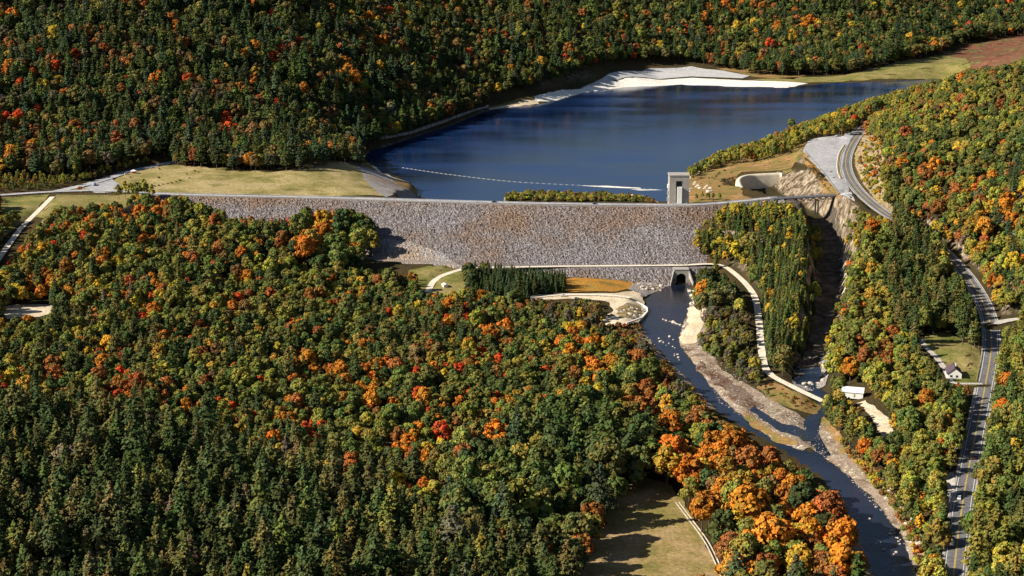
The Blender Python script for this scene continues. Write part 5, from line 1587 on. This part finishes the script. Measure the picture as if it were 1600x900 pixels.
# ---- overlook: kerbed island, rail, benches
il_ = hits([(1320, 228), (1313, 240), (1310, 255), (1311, 270), (1315, 280)])
ip_ = smooth_path(il_, 3)
isl_ = tag(empty('kerb_island', il_[2]), 'long white kerbed island between the overlook parking and the highway', 'traffic island')
b = MB()
for a_, c_ in zip(ip_[:-1], ip_[1:]):
    p_, q_ = Vector(a_) - isl_.location + Vector((0, 0, 0.55)), Vector(c_) - isl_.location + Vector((0, 0, 0.55))
    b.bar(p_, q_, 1.1)
b.build('soil', M['heath'], isl_)
for s_ in (-1.5, 1.5):
    b = MB()
    for a_, c_ in zip(ip_[:-1], ip_[1:]):
        b.bar(Vector(a_) - isl_.location + Vector((s_, 0, 0.6)), Vector(c_) - isl_.location + Vector((s_, 0, 0.6)), 0.42)
    b.build('kerb', M['white_wall'], isl_)
def rail(pts, label, hgt=0.75, mat_='rail', off=0.0):
    r = tag(empty('guard_rail', pts[0]), label, 'guard rail')
    b = MB()
    pts = [Vector(p_) - r.location + Vector((0, 0, off)) for p_ in pts]
    for a_, c_ in zip(pts[:-1], pts[1:]):
        b.bar(a_ + Vector((0, 0, hgt)), c_ + Vector((0, 0, hgt)), 0.2)
    b.build('beam', M[mat_], r)
    for p_ in pts[::2]:
        MB().box((p_.x, p_.y, p_.z + hgt / 2 - 0.2), (0.18, 0.18, hgt + 0.4)).build('post', M['timber'], r)
rail([hit(*q) for q in [(1257, 236), (1266, 247), (1276, 258), (1286, 270), (1296, 283), (1306, 296), (1312, 304)]], 'low rail along the cliff edge of the overlook parking lot', off=0.3)
n_ = np.gradient(hw[:, :2], axis=0)
n_ /= np.linalg.norm(n_, axis=1, keepdims=True)
rt = np.column_stack([hw[:, 0] + n_[:, 1] * 5.6, hw[:, 1] - n_[:, 0] * 5.6, hw[:, 2]])
pr_, _y, _s = proj(hw[:, 0], hw[:, 1], hw[:, 2])
sel = [i for i in range(len(hw)) if 305 < _y[i] < 345]
rail(rt[sel], 'guard rail on the outer edge of the highway above the channel strip')
lf = np.column_stack([hw[:, 0] + n_[:, 1] * 6.0, hw[:, 1] - n_[:, 0] * 6.0, hw[:, 2]])
sel = [i for i in range(len(hw)) if 548 < _y[i] < 600]
rail(lf[sel], 'brown timber rail between the house lawn and the highway', 0.7, 'timber')
for px, py, lb in ((1263, 246, 'dark bench near the far end of the overlook parking'), (1299, 270, 'dark bench beside the middle of the kerbed island'), (1303, 279, 'dark bench at the near end of the kerbed island')):
    h = hit(px, py)
    r = tag(empty('bench', (h[0], h[1], h[2] + 0.4), 0.5), lb, 'bench')
    MB().box((0, 0, 0.48), (2.6, 0.6, 0.12)).build('seat', M['timber'], r)
    MB().box((0, 0.3, 0.85), (2.6, 0.1, 0.5)).build('backrest', M['timber'], r)
    for s_ in (-1.0, 1.0):
        MB().box((s_, 0, 0.22), (0.15, 0.5, 0.44)).build('leg', M['dark'], r)

# ---- river wall at the work yard
wl = [hit(*q) for q in [(978, 509), (990, 505), (1003, 500), (1011, 491), (1011, 485), (1003, 479), (995, 475)]]
rw = tag(empty('river_wall', wl[3]), 'bent pale concrete wall holding the work yard above the river', 'wall')
b = MB()
for a_, c_ in zip(wl[:-1], wl[1:]):
    a_, c_ = Vector(a_) - rw.location, Vector(c_) - rw.location
    d_ = (c_ - a_).normalized()
    n_v = Vector((d_.y, -d_.x, 0)) * 0.6
    z0, z1 = -3.5, 1.6
    v = [(p_.x + s_ * n_v.x, p_.y + s_ * n_v.y, zz) for zz in (z0, z1) for p_, s_ in ((a_, -1), (c_, -1), (c_, 1), (a_, 1))]
    b.add(v, [(3, 2, 1, 0), (4, 5, 6, 7), (0, 1, 5, 4), (1, 2, 6, 5), (2, 3, 7, 6), (3, 0, 4, 7)])
b.build('wall', M['concrete'], rw)
b = MB()
for a_, c_ in zip(wl[:-1], wl[1:]):
    a_, c_ = Vector(a_) - rw.location, Vector(c_) - rw.location
    b.bar(a_ + Vector((0, 0, 1.85)), c_ + Vector((0, 0, 1.85)), 0.75)
b.build('coping', M['white_wall'], rw)

# ---- boom of floats across the lake
bm_pts = smooth_path([P(x_, y_, ZL) for x_, y_ in [(628, 262), (700, 272.5), (790, 283), (860, 287.5), (930, 291), (990, 294.5), (1040, 297)]], 4)
seg = np.concatenate([[0], np.cumsum(np.linalg.norm(np.diff(bm_pts, axis=0), axis=1))])
bo = tag(empty('float_boom', bm_pts[0]), 'line of small white floats strung across the lake above the dam', 'boom')
b = MB()
for a_, c_ in zip(bm_pts[:-1], bm_pts[1:]):
    b.bar(Vector(a_) - bo.location + Vector((0, 0, 0.1)), Vector(c_) - bo.location + Vector((0, 0, 0.1)), 0.06)
b.build('cable', M['rail'], bo)
fl = None
for k in range(int(seg[-1] / 6.5)):
    s_ = k * 6.5 + 2
    p_ = np.array([np.interp(s_, seg, bm_pts[:, q]) for q in range(3)])
    q_ = np.array([np.interp(s_ + 3.0, seg, bm_pts[:, q]) for q in range(3)])
    if fl is None:
        fl = MB().bar((-1.5, 0, 0), (1.5, 0, 0), 0.19, 8).build('float', M['float'], bo)
        o = fl
    else:
        o = link(fl.copy(), bo)
    o.location = Vector(p_) - bo.location + Vector((0, 0, 0.2))
    o.rotation_euler = (0, 0, math.atan2(q_[1] - p_[1], q_[0] - p_[0]))

# ---- posts along the crest road's left end
gp = None
for k, px in enumerate(list(np.linspace(2, 68, 13)) + list(np.linspace(90, 178, 19))):
    py = np.interp(px, [0, 80, 178], [310, 306.5, 305.5])
    h = hit(px, py)
    r = tag(empty('guard_post', h), 'short brown post in the row along the lawn side of the crest road', 'post', 'posts along the crest road')
    if gp is None:
        gp = (MB().box((0, 0, 0.45), (0.5, 0.5, 1.5), 0, 0.9).build('post_body', M['timber'], r), MB().box((0, 0, 1.24), (0.56, 0.56, 0.1)).build('post_cap', M['timber'], r))
    else:
        for q in gp:
            link(q.copy(), r)

# ---- boulders
def boulder_mesh(seed):
    bm = bmesh.new()
    bmesh.ops.create_icosphere(bm, subdivisions=2, radius=1.0)
    rg = random.Random(seed)
    ph = [rg.uniform(0, 6) for _ in range(6)]
    for v in bm.verts:
        c = v.co
        k = 1 + 0.18 * math.sin(2.3 * c.x + ph[0]) + 0.16 * math.sin(3.1 * c.y + ph[1]) + 0.14 * math.sin(2.7 * c.z + ph[2]) + rg.uniform(-0.07, 0.07)
        v.co = Vector((c.x * k * 1.15, c.y * k, c.z * k * 0.7))
    me = bpy.data.meshes.new('boulder')
    bm.to_mesh(me)
    bm.free()
    me.materials.append(M['boulder_rock'])
    return me
BMESH = [boulder_mesh(s) for s in range(6)]
def boulders(px_line, n, spread, lo, hi, label, group):
    pl = smooth_path([np.array([a_, b_, 0.0]) for a_, b_ in px_line], 3)
    for k in range(n):
        p_ = pl[int(RNG.integers(len(pl)))]
        h = hit(p_[0] + RNG.normal(0, spread), p_[1] + RNG.normal(0, spread * 0.5))
        o = link(bpy.data.objects.new('boulder', BMESH[int(RNG.integers(6))]))
        s = RNG.uniform(lo, hi) if RNG.random() < 0.8 else RNG.uniform(hi, hi * 1.5)
        o.location = (h[0], h[1], max(h[2], 0) + s * 0.15)
        o.scale = (s, s * RNG.uniform(0.7, 1.1), s)
        o.rotation_euler = (RNG.uniform(-.2, .2), RNG.uniform(-.2, .2), RNG.uniform(0, 6.28))
        tag(o, label, 'boulder', group)
boulders([(1404, 776), (1412, 800), (1425, 830), (1436, 860), (1440, 890)], 50, 4, 0.5, 1.2, 'pale boulder on the sunny bank beside the river bend', 'boulders on the sunny river bank')
boulders([(1080, 455), (1086, 466), (1082, 478)], 22, 5, 0.7, 1.5, 'pale boulder heaped on the bank beside the outlet portal', 'boulders beside the outlet portal')
boulders([(1000, 450), (1020, 452), (1036, 446)], 26, 6, 0.6, 1.3, 'reddish boulder in the heap between wet meadow and portal', 'boulders between meadow and portal')
boulders([(970, 488), (985, 482), (998, 488), (985, 496)], 26, 6, 0.6, 1.4, 'pale stone in the heap inside the bent river wall', 'stones inside the river wall')
boulders([(1036, 502), (1052, 506), (1069, 510)], 24, 1.2, 0.5, 0.9, 'white rock in the low sill across the river', 'rocks of the river sill')
boulders([(1025, 525), (1045, 548), (1062, 560), (1048, 530)], 16, 4, 0.4, 0.9, 'pale rock standing in the river below the sill', 'rocks in the river below the sill')
boulders([(1350, 810), (1390, 870), (1410, 850), (1380, 830)], 18, 6, 0.3, 0.7, 'small pale rock standing in the wide dark river bend', 'rocks in the river bend')
boulders([(1262, 560), (1282, 562), (1285, 590), (1262, 606)], 26, 4, 0.6, 1.4, 'pale ledge block around the pool at the channel foot', 'blocks around the channel pool')
boulders([(1078, 300), (1084, 288), (1098, 294), (1110, 300)], 26, 4, 0.9, 1.9, 'white ledge block beside the intake tower', 'blocks beside the intake tower')
boulders([(1380, 748), (1388, 765), (1395, 778)], 12, 4, 0.7, 1.5, 'pale block on the ledge at the river bend corner', 'blocks at the river bend corner')

# ---- loose stones of the gravel bars and riffles, more than anyone could count
def stones(name, spots, n, lo, hi):
    b = MB()
    base = [Vector(v) for v in ((1, 0, 0), (-1, 0, 0), (0, 1, 0), (0, -1, 0), (0, 0, 0.8), (0, 0, -0.6))]
    faces = [(0, 2, 4), (2, 1, 4), (1, 3, 4), (3, 0, 4), (2, 0, 5), (1, 2, 5), (3, 1, 5), (0, 3, 5)]
    k = 0
    polys = [np.array(p_, float) for p_ in spots]
    area = np.array([np.ptp(p_[:, 0]) * np.ptp(p_[:, 1]) for p_ in polys])
    while k < n:
        pl = polys[int(RNG.choice(len(polys), p=area / area.sum()))]
        px, py = RNG.uniform(pl[:, 0].min(), pl[:, 0].max()), RNG.uniform(pl[:, 1].min(), pl[:, 1].max())
        if not inside(np.array([px]), np.array([py]), pl)[0]:
            continue
        g = P(px, py, 0.3)
        z = max(float(TZ(g[0], g[1])) + 0.3, 0.0)
        s_ = RNG.uniform(lo, hi) * (1.6 if RNG.random() < 0.1 else 1)
        a = RNG.uniform(0, 6.28)
        rot = Matrix.Rotation(a, 3, 'Z')
        b.add([rot @ Vector((v.x * s_ * 1.3, v.y * s_, v.z * s_)) + Vector((g[0], g[1], z)) for v in base], faces)
        k += 1
    o = b.build(name, M['stone'])
    o['kind'] = 'stuff'
stones('loose_stones', [[(1078, 500), (1104, 500), (1100, 545), (1180, 612), (1262, 662), (1262, 694), (1170, 645), (1085, 560)],
                        [(1110, 590), (1180, 628), (1240, 676), (1245, 700), (1180, 665), (1120, 625)],
                        [(1284, 655), (1316, 700), (1392, 786), (1440, 880), (1440, 910), (1404, 830), (1315, 734), (1268, 700)],
                        [(1000, 508), (1024, 540), (1078, 596), (1100, 625), (1060, 596), (1005, 540)],
                        [(1262, 560), (1290, 570), (1292, 600), (1262, 612)]], 1900, 0.2, 0.55)
# ------------------------------------------------------------------ a label for every single tree
ZP = {'spruce_knoll': 'on the spruce knoll', 'knoll': 'on the dam end knoll', 'toe_spruces': 'at the dam toe', 'island': 'between track and river', 'riverside_brush': 'in the brush by the yard',
      'orange_grove': 'in the orange grove', 'river_wood': 'in the riverside wood', 'low_pines': 'in the lower pine wood', 'field_edge_wood': 'beside the mown field', 'mixed_wood': 'in the mixed wood',
      'yard_foot': 'at the foot of the river wall', 'yard_brush': 'along the yard road', 'road_edge': 'along the access road', 'dam_edge_wood': 'at the dam edge', 'slope_wood': 'below the crest road', 'lake_bank': 'on the near lake bank', 'pine_strip': 'in the pines by the highway', 'channel_strip': 'in the strip by the channel', 'roadside_wood': 'between river and highway',
      'east_wood': 'east of the highway', 'hill_foot': 'at the sunny hill foot', 'right_hill': 'on the sunny hill', 'far_hill': 'on the shaded far hill', 'far_shore_wood': 'across the lake',
      'field_corner': 'at the field edge', 'track_pines': 'by the outlet portal', 'crest_trees': 'before the crest road', 'tower_bushes': 'beside the intake tower', 'spit': 'on the spit behind the dam', 'rock_cut': 'on the rock cut',
      'headland': 'on the headland', 'parking_bank': 'under the overlook bank', 'river_meadow': 'on the pool meadow', 'river_bank': 'on the sunny river bank', 'west_bank': 'on the shaded river bank', 'field': 'on the dry field', 'road_island': 'on the road island'}
KW = {'broadleaf_tree': 'broadleaf tree', 'pine_tree': 'pine', 'spruce_tree': 'spruce', 'young_tree': 'slender tree', 'shrub': 'shrub'}
ORD = ['first', 'second', 'third', 'fourth', 'fifth', 'sixth', 'seventh', 'eighth', 'ninth', 'tenth', 'eleventh', 'twelfth', 'thirteenth', 'fourteenth', 'fifteenth', 'sixteenth', 'seventeenth', 'eighteenth', 'nineteenth', 'twentieth']
_, tbase, _ = proj(TA[:, 0], TA[:, 1], TA[:, 2])
fam = {}
for j in tree_roots:
    fam.setdefault((TREES[j][8], TREES[j][3], TREES[j][7]), []).append(j)
for (zn, kd, col), js in fam.items():
    js.sort(key=lambda j: -tbase[j])                        # nearest rank first
    n = len(js)
    per = n if n <= 5 else max(4, min(12, int(math.ceil(math.sqrt(n)))))
    ranks = [js[k:k + per] for k in range(0, n, per)]
    for ri, row in enumerate(ranks):
        row.sort(key=lambda j: tpx[j])
        for k, j in enumerate(row):
            base = '%s %s %s' % (col, KW[kd], ZP[zn])
            if n == 1:
                lb = 'the only ' + base
            elif len(ranks) == 1:
                lb = '%s, %s from left' % (base, ORD[k])
            else:
                lb = '%s, %s from left, %s rank' % (base, ORD[k], ORD[ri])
            r = tree_roots[j]
            r['label'] = lb
            r['group'] = '%s %ss %s' % (col, KW[kd], ZP[zn])
